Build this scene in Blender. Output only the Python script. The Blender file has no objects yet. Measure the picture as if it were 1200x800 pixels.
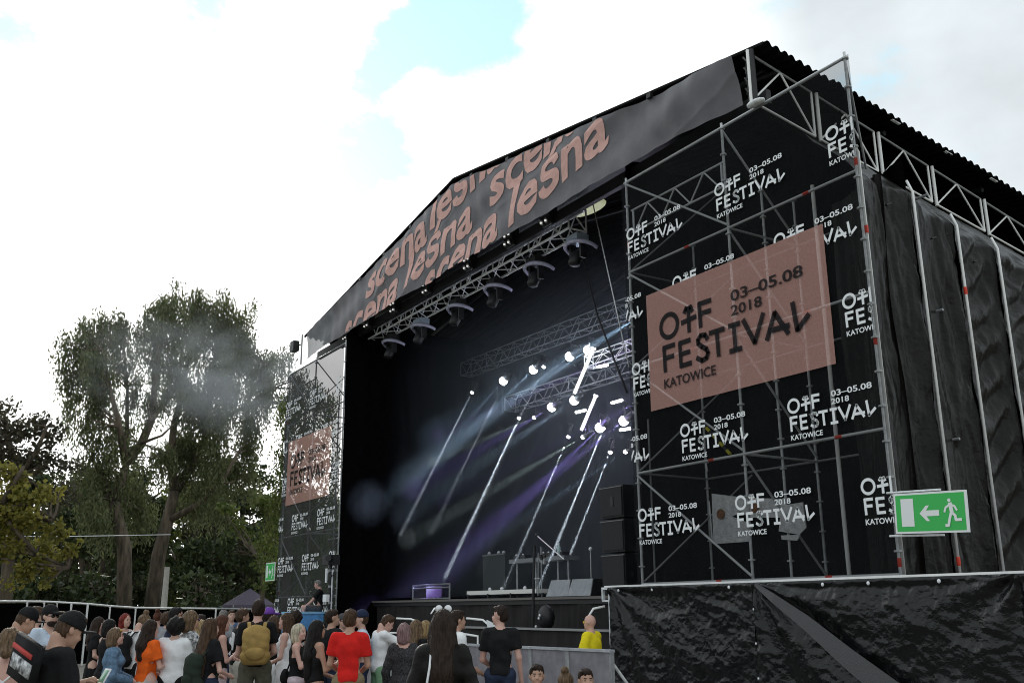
import bpy, bmesh, math, random
import numpy as np
from mathutils import Vector, Matrix
random.seed(7); rng = np.random.default_rng(7)
S = bpy.context.scene
COL = S.collection
R = math.radians

# ------------------------------------------------------------------ camera
FPX, PIT, ROLL, HD, CAMH = 1143.4, 0.266, -0.00748, 0.5632, 1.75
_fw = np.array([-math.cos(HD), math.sin(HD), 0.]); _rt = np.array([math.sin(HD), math.cos(HD), 0.]); _up = np.array([0, 0, 1.])
F_ = _fw*math.cos(PIT) + _up*math.sin(PIT); _U = -_fw*math.sin(PIT) + _up*math.cos(PIT)
cr, sr = math.cos(ROLL), math.sin(ROLL)
R_ = cr*_rt + sr*_U; D_ = sr*_rt - cr*_U
CAM = np.array([0., 0., CAMH])
def ray(px, py): return F_*FPX + R_*(px-600) + D_*(py-400)
def onY(px, py, Y): r = ray(px, py); return CAM + r*(Y/r[1])
def onX(px, py, X): r = ray(px, py); return CAM + r*(X/r[0])
def onZ(px, py, Z): r = ray(px, py); return CAM + r*((Z-CAMH)/r[2])
def atd(px, py, d): r = ray(px, py); return CAM + r*(d/np.linalg.norm(r[:2]))
cam = bpy.data.cameras.new('camera'); co = bpy.data.objects.new('camera', cam); COL.objects.link(co)
cam.sensor_width = 36; cam.lens = FPX/1200*36; cam.clip_start = .05; cam.clip_end = 2000
M = Matrix(((R_[0], -D_[0], -F_[0], 0), (R_[1], -D_[1], -F_[1], 0), (R_[2], -D_[2], -F_[2], CAMH), (0, 0, 0, 1)))
co.matrix_world = M
S.camera = co

# ------------------------------------------------------------------ world: bright broken cloud
SUN_DIR = np.array([-.93, .20, .36]); SUN_DIR /= np.linalg.norm(SUN_DIR)
W = bpy.data.worlds.new('World'); S.world = W; W.use_nodes = True
nt = W.node_tree; nt.nodes.clear()
def N(t, typ, **kw):
    n = t.nodes.new(typ)
    for k, v in kw.items():
        if k.startswith('i_'): n.inputs[int(k[2:]) if k[2:].isdigit() else k[2:].replace('_', ' ')].default_value = v
        else: setattr(n, k, v)
    return n
out = N(nt, 'ShaderNodeOutputWorld'); bg = N(nt, 'ShaderNodeBackground')
sky = N(nt, 'ShaderNodeTexSky'); sky.sky_type = 'NISHITA'; sky.sun_disc = False
sky.sun_elevation = math.asin(SUN_DIR[2]); sky.sun_rotation = math.atan2(SUN_DIR[0], SUN_DIR[1])
tc = N(nt, 'ShaderNodeTexCoord')
def mathn(op, a, b=None, c=None, t=nt):
    n = t.nodes.new('ShaderNodeMath'); n.operation = op
    for i, v in enumerate((a, b, c)):
        if v is None: continue
        if isinstance(v, (int, float)): n.inputs[i].default_value = v
        else: t.links.new(v, n.inputs[i])
    return n.outputs[0]
mp = N(nt, 'ShaderNodeMapping'); nt.links.new(tc.outputs['Generated'], mp.inputs[0]); mp.inputs['Scale'].default_value = (1, 1, 1.6)
n1 = N(nt, 'ShaderNodeTexNoise', i_Scale=2.6, i_Detail=7., i_Roughness=.55); nt.links.new(mp.outputs[0], n1.inputs[0])
n2 = N(nt, 'ShaderNodeTexNoise', i_Scale=9., i_Detail=7., i_Roughness=.6); nt.links.new(mp.outputs[0], n2.inputs[0])
# gaps in the cloud where blue shows (directions on the sky)
acc = None
for (px, py, rad, wt) in [(470, 30, .048, .9), (525, 55, .055, .85), (445, 90, .03, .7), (575, 20, .04, .6), (430, 175, .055, .72), (365, 180, .055, .62), (480, 195, .045, .6), (15, 38, .045, .9), (245, 0, .05, .85), (560, 15, .05, .6), (130, 118, .02, .4), (800, -180, .12, .8), (-250, 60, .12, .8), (1700, 100, .15, .7), (300, -500, .2, .8)]:
    d = ray(px, py); d = d/np.linalg.norm(d)
    vm = N(nt, 'ShaderNodeVectorMath', operation='DISTANCE'); nt.links.new(tc.outputs['Generated'], vm.inputs[0]); vm.inputs[1].default_value = tuple(d)
    g = mathn('MULTIPLY', vm.outputs['Value'], 1/rad); g = mathn('MULTIPLY', g, g); g = mathn('MULTIPLY', g, -1.); g = mathn('EXPONENT', g); g = mathn('MULTIPLY', g, wt)
    acc = g if acc is None else mathn('ADD', acc, g)
k = mathn('MULTIPLY_ADD', mathn('SUBTRACT', n2.outputs[0], .5), 3.2, acc)
k = mathn('MULTIPLY_ADD', mathn('SUBTRACT', n1.outputs[0], .5), 1.2, k)
mr = N(nt, 'ShaderNodeMapRange', interpolation_type='SMOOTHSTEP'); nt.links.new(k, mr.inputs[0]); mr.inputs[1].default_value = .25; mr.inputs[2].default_value = 1.05
blue = N(nt, 'ShaderNodeMix', data_type='RGBA', i_0=.86); nt.links.new(sky.outputs[0], blue.inputs[6])
sc_ = N(nt, 'ShaderNodeMix', data_type='RGBA', blend_type='MULTIPLY', i_0=1.); nt.links.new(sky.outputs[0], sc_.inputs[6]); sc_.inputs[7].default_value = (.12, .12, .12, 1)
nt.links.new(sc_.outputs[2], blue.inputs[6]); blue.inputs[7].default_value = (.31, .50, .575, 1)
# cloud brightness: whitest round the sun, light grey away from it
sd = N(nt, 'ShaderNodeVectorMath', operation='DOT_PRODUCT'); nt.links.new(tc.outputs['Generated'], sd.inputs[0]); sd.inputs[1].default_value = tuple(SUN_DIR)
cb = N(nt, 'ShaderNodeMapRange'); nt.links.new(sd.outputs['Value'], cb.inputs[0]); cb.inputs[1].default_value = .80; cb.inputs[2].default_value = .965; cb.inputs[3].default_value = 0.; cb.inputs[4].default_value = 1.
cl = N(nt, 'ShaderNodeMix', data_type='RGBA'); nt.links.new(cb.outputs[0], cl.inputs[0]); cl.inputs[6].default_value = (.415, .45, .47, 1); cl.inputs[7].default_value = (1.05, 1.05, 1.04, 1)
n3 = N(nt, 'ShaderNodeTexNoise', i_Scale=5., i_Detail=5.); nt.links.new(mp.outputs[0], n3.inputs[0])
sh = mathn('MULTIPLY_ADD', mathn('SUBTRACT', n3.outputs[0], .5), .9, 1.02)
cl2 = N(nt, 'ShaderNodeVectorMath', operation='SCALE'); nt.links.new(cl.outputs[2], cl2.inputs[0]); nt.links.new(sh, cl2.inputs['Scale'])
fin = N(nt, 'ShaderNodeMix', data_type='RGBA'); nt.links.new(mr.outputs[0], fin.inputs[0]); nt.links.new(cl2.outputs[0], fin.inputs[6]); nt.links.new(blue.outputs[2], fin.inputs[7])
nt.links.new(fin.outputs[2], bg.inputs[0]); bg.inputs[1].default_value = 1.35
nt.links.new(bg.outputs[0], out.inputs[0])
sun = bpy.data.lights.new('sun', 'SUN'); sun.energy = 1.4; sun.angle = R(10); sun.color = (1, .94, .85)
so = bpy.data.objects.new('sun', sun); COL.objects.link(so); so.rotation_euler = Vector(SUN_DIR).to_track_quat('Z', 'Y').to_euler()
S.view_settings.view_transform = 'Standard'; S.view_settings.look = 'None'; S.view_settings.exposure = .5; S.view_settings.gamma = 1
S.render.engine = 'CYCLES'
S.cycles.max_bounces = 6; S.cycles.transparent_max_bounces = 12; S.cycles.volume_bounces = 0
S.cycles.volume_step_rate = 2.; S.cycles.filter_width = 1.0

# ------------------------------------------------------------------ materials
MATS = {}
def mat(name, col, rough=.6, metal=0., var=.0, vscale=8., bump=0., bscale=30., spec=.5, trans=0., emis=None, estr=0., stretch=None, col2=None, transl=0., coat=0.):
    if name in MATS: return MATS[name]
    m = bpy.data.materials.new(name); m.use_nodes = True; t = m.node_tree; t.nodes.clear()
    o = N(t, 'ShaderNodeOutputMaterial'); b = N(t, 'ShaderNodeBsdfPrincipled')
    b.inputs['Roughness'].default_value = rough; b.inputs['Metallic'].default_value = metal
    b.inputs['Specular IOR Level'].default_value = spec; b.inputs['Coat Weight'].default_value = coat
    c = tuple(col)+(1,)
    tcn = N(t, 'ShaderNodeTexCoord'); mpn = N(t, 'ShaderNodeMapping'); t.links.new(tcn.outputs['Object'], mpn.inputs[0])
    if stretch: mpn.inputs['Scale'].default_value = stretch
    if var or col2:
        nz = N(t, 'ShaderNodeTexNoise', i_Scale=vscale, i_Detail=5., i_Roughness=.6); t.links.new(mpn.outputs[0], nz.inputs[0])
        mx = N(t, 'ShaderNodeMix', data_type='RGBA')
        rm = N(t, 'ShaderNodeMapRange'); rm.inputs[1].default_value = .35; rm.inputs[2].default_value = .65; t.links.new(nz.outputs[0], rm.inputs[0]); t.links.new(rm.outputs[0], mx.inputs[0])
        mx.inputs[6].default_value = tuple(x*(1-var) for x in col)+(1,); mx.inputs[7].default_value = (tuple(min(1, x*(1+var)) for x in col) if not col2 else tuple(col2))+(1,)
        t.links.new(mx.outputs[2], b.inputs['Base Color'])
    else: b.inputs['Base Color'].default_value = c
    if bump:
        nb = N(t, 'ShaderNodeTexNoise', i_Scale=bscale, i_Detail=4.); t.links.new(mpn.outputs[0], nb.inputs[0])
        bn = N(t, 'ShaderNodeBump', i_Strength=bump, i_Distance=.02); t.links.new(nb.outputs[0], bn.inputs['Height']); t.links.new(bn.outputs[0], b.inputs['Normal'])
    if emis: b.inputs['Emission Color'].default_value = tuple(emis)+(1,); b.inputs['Emission Strength'].default_value = estr
    sh = b.outputs[0]
    if transl:
        tl = N(t, 'ShaderNodeBsdfTranslucent'); tl.inputs[0].default_value = tuple(min(1, x*1.3) for x in col)+(1,)
        ms = N(t, 'ShaderNodeMixShader', i_0=transl); t.links.new(sh, ms.inputs[1]); t.links.new(tl.outputs[0], ms.inputs[2]); sh = ms.outputs[0]
    if trans:   # open weave: part of the light goes straight through
        tr = N(t, 'ShaderNodeBsdfTransparent'); ms = N(t, 'ShaderNodeMixShader', i_0=trans); t.links.new(sh, ms.inputs[1]); t.links.new(tr.outputs[0], ms.inputs[2]); sh = ms.outputs[0]
    t.links.new(sh, o.inputs[0]); MATS[name] = m; return m
def leafmat(name, c1, c2, transl=.35):
    m = bpy.data.materials.new(name); m.use_nodes = True; t = m.node_tree; t.nodes.clear()
    o = N(t, 'ShaderNodeOutputMaterial'); g = N(t, 'ShaderNodeNewGeometry'); mx = N(t, 'ShaderNodeMix', data_type='RGBA')
    t.links.new(g.outputs['Random Per Island'], mx.inputs[0]); mx.inputs[6].default_value = tuple(c1)+(1,); mx.inputs[7].default_value = tuple(c2)+(1,)
    tcn = N(t, 'ShaderNodeTexCoord'); nz = N(t, 'ShaderNodeTexNoise', i_Scale=.5, i_Detail=3.); t.links.new(tcn.outputs['Object'], nz.inputs[0])
    hs = N(t, 'ShaderNodeHueSaturation'); t.links.new(mx.outputs[2], hs.inputs['Color']); v = mathn('MULTIPLY_ADD', nz.outputs[0], 1.5, .3, t); t.links.new(v, hs.inputs['Value'])
    d = N(t, 'ShaderNodeBsdfPrincipled'); d.inputs['Roughness'].default_value = .5; d.inputs['Specular IOR Level'].default_value = .3
    tl = N(t, 'ShaderNodeBsdfTranslucent'); ms = N(t, 'ShaderNodeMixShader', i_0=transl)
    t.links.new(hs.outputs[0], d.inputs['Base Color']); t.links.new(hs.outputs[0], tl.inputs[0]); t.links.new(d.outputs[0], ms.inputs[1]); t.links.new(tl.outputs[0], ms.inputs[2]); t.links.new(ms.outputs[0], o.inputs[0])
    return m
STEEL = mat('galvanised steel', (.76, .78, .79), .40, .15, .18, 14., spec=.6)
STEEL_D = mat('weathered steel', (.34, .35, .36), .5, .2, .2, 10.)
ALU = mat('truss aluminium', (.86, .87, .88), .3, .2, .08, 12.)
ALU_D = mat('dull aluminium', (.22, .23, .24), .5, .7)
WHITEPOLE = mat('white painted pole', (.92, .92, .90), .5, var=.06, vscale=6.)
BLACK = mat('black metal', (.012, .012, .013), .5, var=.3)
BLACKC = mat('black molton cloth', (.0035, .0035, .004), 1., var=.25, bump=.3, bscale=60., spec=.0)
APRON = mat('black apron cloth', (.022, .020, .020), .85, var=.3, vscale=5., bump=.4, bscale=25., spec=.25, stretch=(1, 1, .15))
PLAST = mat('black plastic sheeting', (.006, .0065, .007), .20, var=.3, vscale=3., bump=.9, bscale=14., spec=.36)
SHEET = mat('black tarpaulin', (.013, .0125, .011), .33, var=.35, vscale=2.5, bump=.7, bscale=11., spec=.15)
SCRIM = mat('black open mesh', (.013, .014, .015), .9, var=.15, vscale=1.5, trans=.52, spec=.1)
SCRIMF = mat('pale worn black mesh', (.038, .041, .043), .9, var=.25, vscale=1.2, trans=.24, spec=.1)  # same mesh as SCRIM, made denser to dim the sky seen through it
PINK = mat('pink printed mesh', (.58, .325, .28), .9, var=.10, vscale=40., trans=.42, spec=.1)
WHITEPR = mat('white print', (.85, .87, .88), .8, spec=.1)
BLACKPR = mat('black print', (.016, .016, .018), .9, trans=.12, spec=.1)
GREYPR = mat('worn pale print', (.55, .57, .57), .8, trans=.15)
BANNER = mat('grey banner cloth', (.125, .12, .132), .50, var=.25, vscale=1.2, bump=.3, bscale=80., transl=.15)
BANNERT = mat('translucent banner mesh', (.19, .195, .205), .7, var=.25, vscale=1.5, trans=.12, transl=.06)
SALMON = mat('salmon banner print', (.70, .42, .37), .8, var=.1, vscale=5.)
ROOFM = mat('dark roof sheeting', (.006, .006, .006), .8, var=.3, spec=.08)
RED = mat('red marker tape', (.75, .06, .03), .6)
GREEN = mat('exit sign green', (.035, .50, .09), .45)
SIGNW = mat('exit sign white', (.85, .87, .86), .45)
GROUND = mat('trodden ground', (.22, .19, .14), .95, var=.3, vscale=1.5, col2=(.10, .12, .05), bump=.5, bscale=8.)
ASPH = mat('gravel apron', (.24, .22, .19), .95, var=.25, vscale=4., bump=.4, bscale=30.)
WOODDK = mat('deck plywood edge', (.05, .04, .035), .8, var=.3)
BARK = mat('tree bark', (.10, .078, .055), .95, var=.55, vscale=4., bump=.9, bscale=14., stretch=(1, 1, .25))
LENS = mat('lit lamp lens', (1, 1, 1), .3, emis=(.95, .97, 1), estr=14.)
GREYM = mat('grey monitor grille', (.30, .32, .34), .7, var=.15, bump=.2, bscale=90.)
GREYBAR = mat('barrier sheet metal', (.30, .29, .32), .5, .5, .25, 3., bump=.25, bscale=10.)
LILAC = mat('pale rain cover', (.50, .50, .66), .45, var=.2, vscale=8.)

# ------------------------------------------------------------------ builders
def tag(o, label=None, cat=None, group=None, kind=None):
    if label: o['label'] = label
    if cat: o['category'] = cat
    if group: o['group'] = group
    if kind: o['kind'] = kind
    return o
def empty(name, loc, label=None, cat=None, group=None, kind=None):
    o = bpy.data.objects.new(name, None); COL.objects.link(o); o.location = loc; o.empty_display_size = .2
    return tag(o, label, cat, group, kind)
def wloc(p): return Vector((0, 0, 0)) if p is None else Vector(p.location) + (wloc(p.parent) if p.parent else Vector((0, 0, 0)))
def rawmesh(name, V, Fc, m, parent=None, smooth=False, loc=None, matidx=None):
    me = bpy.data.meshes.new(name); V = np.asarray(V, float)
    org = np.array(loc if loc is not None else (wloc(parent) if parent else (0, 0, 0)), float)
    if len(V): V = V-org
    me.from_pydata(V.tolist(), [], [list(map(int, f)) for f in Fc] if not isinstance(Fc, np.ndarray) else Fc.tolist()); me.update()
    for mm in (m if isinstance(m, (list, tuple)) else [m]): me.materials.append(mm)
    if smooth: me.polygons.foreach_set('use_smooth', [True]*len(me.polygons))
    if matidx is not None: me.polygons.foreach_set('material_index', np.asarray(matidx, np.int32))
    o = bpy.data.objects.new(name, me); COL.objects.link(o)
    if parent: o.parent = parent; o.location = Vector(org)-wloc(parent)
    else: o.location = org
    return o
def basis(d):
    d = np.array(d, float); d /= np.linalg.norm(d)
    a = np.array([0, 0, 1.]) if abs(d[2]) < .9 else np.array([1., 0, 0])
    u = np.cross(a, d); u /= np.linalg.norm(u); return u, np.cross(d, u), d
class MB:
    def __init__(s): s.V = []; s.F = []; s.n = 0
    def add(s, V, Fc):
        s.V += [tuple(v) for v in V]; s.F += [tuple(i+s.n for i in f) for f in Fc]; s.n += len(V); return s
    def box(s, c, d, rz=0., rx=0., ry=0.):
        c = Vector(c); Mx = Matrix.Rotation(rz, 3, 'Z') @ Matrix.Rotation(ry, 3, 'Y') @ Matrix.Rotation(rx, 3, 'X')
        V = [c + Mx @ Vector((x*d[0]/2, y*d[1]/2, z*d[2]/2)) for x in (-1, 1) for y in (-1, 1) for z in (-1, 1)]
        return s.add(V, [(0, 1, 3, 2), (4, 6, 7, 5), (0, 4, 5, 1), (2, 3, 7, 6), (0, 2, 6, 4), (1, 5, 7, 3)])
    def tube(s, p0, p1, r, r1=None, n=8, cap=True):
        p0 = np.array(p0, float); p1 = np.array(p1, float); u, v, d = basis(p1-p0); r1 = r if r1 is None else r1
        V = [p+(u*math.cos(a)+v*math.sin(a))*q for p, q in ((p0, r), (p1, r1)) for a in [2*math.pi*i/n for i in range(n)]]
        Fc = [(i, (i+1) % n, n+(i+1) % n, n+i) for i in range(n)]
        if cap: Fc += [tuple(range(n-1, -1, -1)), tuple(range(n, 2*n))]
        return s.add(V, Fc)
    def path(s, pts, rr, n=8):
        pts = [np.array(p, float) for p in pts]; rr = [rr]*len(pts) if isinstance(rr, (int, float)) else rr
        V = []; m = len(pts); pu = None
        for i, p in enumerate(pts):
            d = pts[min(i+1, m-1)]-pts[max(i-1, 0)]; u, v, d = basis(d)
            if pu is not None:
                u = pu - d*np.dot(pu, d); u /= np.linalg.norm(u)+1e-9; v = np.cross(d, u)
            pu = u
            V += [p+(u*math.cos(a)+v*math.sin(a))*rr[i] for a in [2*math.pi*k/n for k in range(n)]]
        Fc = [(i*n+k, i*n+(k+1) % n, (i+1)*n+(k+1) % n, (i+1)*n+k) for i in range(m-1) for k in range(n)]
        Fc += [tuple(range(n-1, -1, -1)), tuple(range((m-1)*n, m*n))]
        return s.add(V, Fc)
    def ball(s, c, r, n=10, sq=(1, 1, 1)):
        V = []; Fc = []; h = n//2
        for i in range(h+1):
            for k in range(n):
                a = math.pi*i/h; b = 2*math.pi*k/n
                V.append((c[0]+r*sq[0]*math.sin(a)*math.cos(b), c[1]+r*sq[1]*math.sin(a)*math.sin(b), c[2]+r*sq[2]*math.cos(a)))
        for i in range(h):
            for k in range(n): Fc.append((i*n+k, (i+1)*n+k, (i+1)*n+(k+1) % n, i*n+(k+1) % n))
        return s.add(V, Fc)
    def build(s, name, m, parent=None, smooth=False, loc=None): return rawmesh(name, s.V, s.F, m, parent, smooth, loc)
_unit = {}
def pipe(name, p0, p1, r, m, parent):      # one tube as its own object on a shared mesh
    key = m.name
    if key not in _unit:
        b = MB().tube((0, 0, 0), (0, 0, 1), 1., n=8); me = bpy.data.meshes.new('tube')
        me.from_pydata([tuple(map(float, v)) for v in b.V], [], b.F); me.materials.append(m)
        me.polygons.foreach_set('use_smooth', [len(f) == 4 for f in b.F]); _unit[key] = me
    o = bpy.data.objects.new(name, _unit[key]); COL.objects.link(o)
    p0 = Vector([float(x) for x in p0]); p1 = Vector([float(x) for x in p1])
    o.parent = parent; o.location = p0-wloc(parent); o.rotation_mode = 'QUATERNION'; o.rotation_quaternion = (p1-p0).to_track_quat('Z', 'Y'); o.scale = (r, r, (p1-p0).length)
    return o
def noise2(u, v, seed=0, octv=4):
    r = np.random.default_rng(seed); out_ = np.zeros(np.broadcast(u, v).shape); a = 1.
    for o in range(octv):
        G = r.random((64, 64)); x = u*2**o; y = v*2**o; xi = np.floor(x).astype(int); yi = np.floor(y).astype(int); fx = x-xi; fy = y-yi
        fx = fx*fx*(3-2*fx); fy = fy*fy*(3-2*fy)
        g = lambda i, j: G[i % 64, j % 64]
        out_ += a*((g(xi, yi)*(1-fx)+g(xi+1, yi)*fx)*(1-fy)+(g(xi, yi+1)*(1-fx)+g(xi+1, yi+1)*fx)*fy-.5); a *= .5
    return out_
def grid(name, P, m, parent=None, smooth=True, loc=None):     # P: (nu, nv, 3)
    nu, nv = P.shape[:2]; i = np.arange(nu*nv).reshape(nu, nv)
    Fc = np.stack([i[:-1, :-1], i[1:, :-1], i[1:, 1:], i[:-1, 1:]], -1).reshape(-1, 4)
    return rawmesh(name, P.reshape(-1, 3), Fc, m, parent, smooth, loc)
# ------------------------------------------------------------------ ground
g = MB().add([(-600, -500, 0), (500, -500, 0), (500, 600, 0), (-600, 600, 0)], [(0, 1, 2, 3)]); tag(g.build('ground', GROUND), kind='structure')
g = MB().add([(-45, -14, .004), (6, -14, .004), (6, 26, .004), (-45, 26, .004)], [(0, 1, 2, 3)]); tag(g.build('paved_area', ASPH), kind='structure')

YF = 11.53
# ------------------------------------------------------------------ lettering
def text_mesh(txt, h=None, w=None, bold=0., space=1.0):
    cu = bpy.data.curves.new('t', 'FONT'); cu.body = txt; cu.offset = bold; cu.space_character = space; cu.resolution_u = 3
    o = bpy.data.objects.new('t', cu); COL.objects.link(o); dg = bpy.context.evaluated_depsgraph_get(); me = bpy.data.meshes.new_from_object(o.evaluated_get(dg))
    V = np.array([v.co[:2] for v in me.vertices]); Fc = [tuple(p.vertices) for p in me.polygons]
    bpy.data.objects.remove(o); bpy.data.curves.remove(cu)
    V -= V.min(0); s = V.max(0); V[:, 0] *= (w/s[0] if w else h/s[1]); V[:, 1] *= (h/s[1] if h else w/s[0])
    return V, Fc
def stroke(pts, wd):
    V = []; Fc = []
    for a, b in zip(pts[:-1], pts[1:]):
        a = np.array(a, float); b = np.array(b, float); d = (b-a)/np.linalg.norm(b-a); n = np.array([-d[1], d[0]])*wd/2; e = d*wd*.28; k = len(V)
        V += [a-n-e, b-n+e, b+n+e, a+n-e]; Fc.append((k, k+1, k+2, k+3))
    return np.array(V), Fc
def join2(parts):
    V = []; Fc = []
    for n_, (v, f) in enumerate(parts): k = len(V); V += [(x[0], x[1], n_*.00035) for x in v]; Fc += [tuple(i+k for i in q) for q in f]
    return np.array(V), Fc
def ell(cx, cy, rx, ry, n=20):
    return [(cx+rx*math.cos(2*math.pi*i/n), cy+ry*math.sin(2*math.pi*i/n)) for i in range(n+1)]
def make_logo():                       # unit: 1 = width of FESTIVAL; origin at left / centre height of the O
    w = .026; P = []
    def ring(cx, cy, rx, ry, wd, n=28):
        V = []; Fc = []
        for i in range(n):
            a = 2*math.pi*i/n
            for q in (-wd/2, wd/2): V.append((cx+(rx+q)*math.cos(a), cy+(ry+q)*math.sin(a)))
        for i in range(n): j = (i+1) % n; Fc.append((2*i, 2*i+1, 2*j+1, 2*j))
        return np.array(V), Fc
    P.append(ring(.080, .035, .064, .060, w))
    for pts in ([(.229, .088), (.227, -.03)], [(.229, .084), (.212, .092), (.200, .075)], [(.229, .088), (.246, .092), (.256, .070)], [(.178, .026), (.278, .033)],
                [(.309, .092), (.311, -.026)], [(.309, .090), (.387, .088)], [(.311, .039), (.382, .037)],
                [(.033, -.071), (.035, -.196)], [(.033, -.073), (.110, -.073)], [(.033, -.129), (.100, -.129)],
                [(.154, -.074), (.156, -.196)], [(.154, -.076), (.227, -.076)], [(.154, -.134), (.220, -.134)], [(.156, -.194), (.227, -.194)],
                [(.352, -.098), (.338, -.076), (.307, -.072), (.286, -.090), (.288, -.110), (.313, -.130), (.342, -.148), (.352, -.170), (.340, -.192), (.307, -.199), (.275, -.180)],
                [(.372, -.076), (.466, -.077)], [(.420, -.077), (.423, -.198)],
                [(.505, -.074), (.569, -.075)], [(.503, -.197), (.572, -.197)], [(.535, -.077), (.537, -.197)],
                [(.599, -.069), (.660, -.190), (.722, -.069)], [(.736, -.193), (.792, -.082), (.860, -.192)], [(.752, -.158), (.866, -.160)],
                [(.900, -.066), (.914, -.192), (.982, -.141)]):
        P.append(stroke(pts, w))
    def put(txt, x, y, ww, h, bold):
        v, f = text_mesh(txt, h, ww, bold); P.append((v+np.array([x, y]), f))
    put('KATOWICE', .023, -.288, .376, .050, .02)
    put('03–05.08', .528, .040, .444, .056, .02)
    put('2018', .524, -.030, .198, .052, .02)
    return join2(P)
LOGO = make_logo()
def flat(name, V2, F2, xf, planes, m, parent, Y, hole=None, dice=0):
    """put flat 2-D lettering at depth Y, cut by half planes [(point, outward normal)]"""
    bm = bmesh.new(); vs = []
    for v in V2: x, z = xf(v); vs.append(bm.verts.new((x, Y-(v[2] if len(v) > 2 else 0), z)))
    for f in F2:
        try: bm.faces.new([vs[i] for i in f])
        except ValueError: pass
    for co_, no in planes:
        bmesh.ops.bisect_plane(bm, geom=bm.verts[:]+bm.edges[:]+bm.faces[:], plane_co=co_, plane_no=no, clear_outer=True)
    if dice:
        for a_, c_ in ((0, 'x'), (1, 'z')):
            q = [getattr(v.co, c_) for v in bm.verts]
            if not q: break
            t_ = min(q)+dice
            while t_ < max(q): bmesh.ops.bisect_plane(bm, geom=bm.verts[:]+bm.edges[:]+bm.faces[:], plane_co=(t_, 0, t_), plane_no=(1, 0, 0) if c_ == 'x' else (0, 0, 1)); t_ += dice
    if hole:
        for co_, no in (((hole[0], 0, 0), (1, 0, 0)), ((hole[1], 0, 0), (1, 0, 0)), ((0, 0, hole[2]), (0, 0, 1)), ((0, 0, hole[3]), (0, 0, 1))):
            bmesh.ops.bisect_plane(bm, geom=bm.verts[:]+bm.edges[:]+bm.faces[:], plane_co=co_, plane_no=no)
        bmesh.ops.delete(bm, geom=[f for f in bm.faces if hole[0] < f.calc_center_median().x < hole[1] and hole[2] < f.calc_center_median().z < hole[3]], context='FACES')
    if not len(bm.faces): bm.free(); return None
    V = [tuple(v.co) for v in bm.verts]; bm.verts.index_update(); Fc = [tuple(v.index for v in f.verts) for f in bm.faces]; bm.free()
    return rawmesh(name, V, Fc, m, parent)

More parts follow.
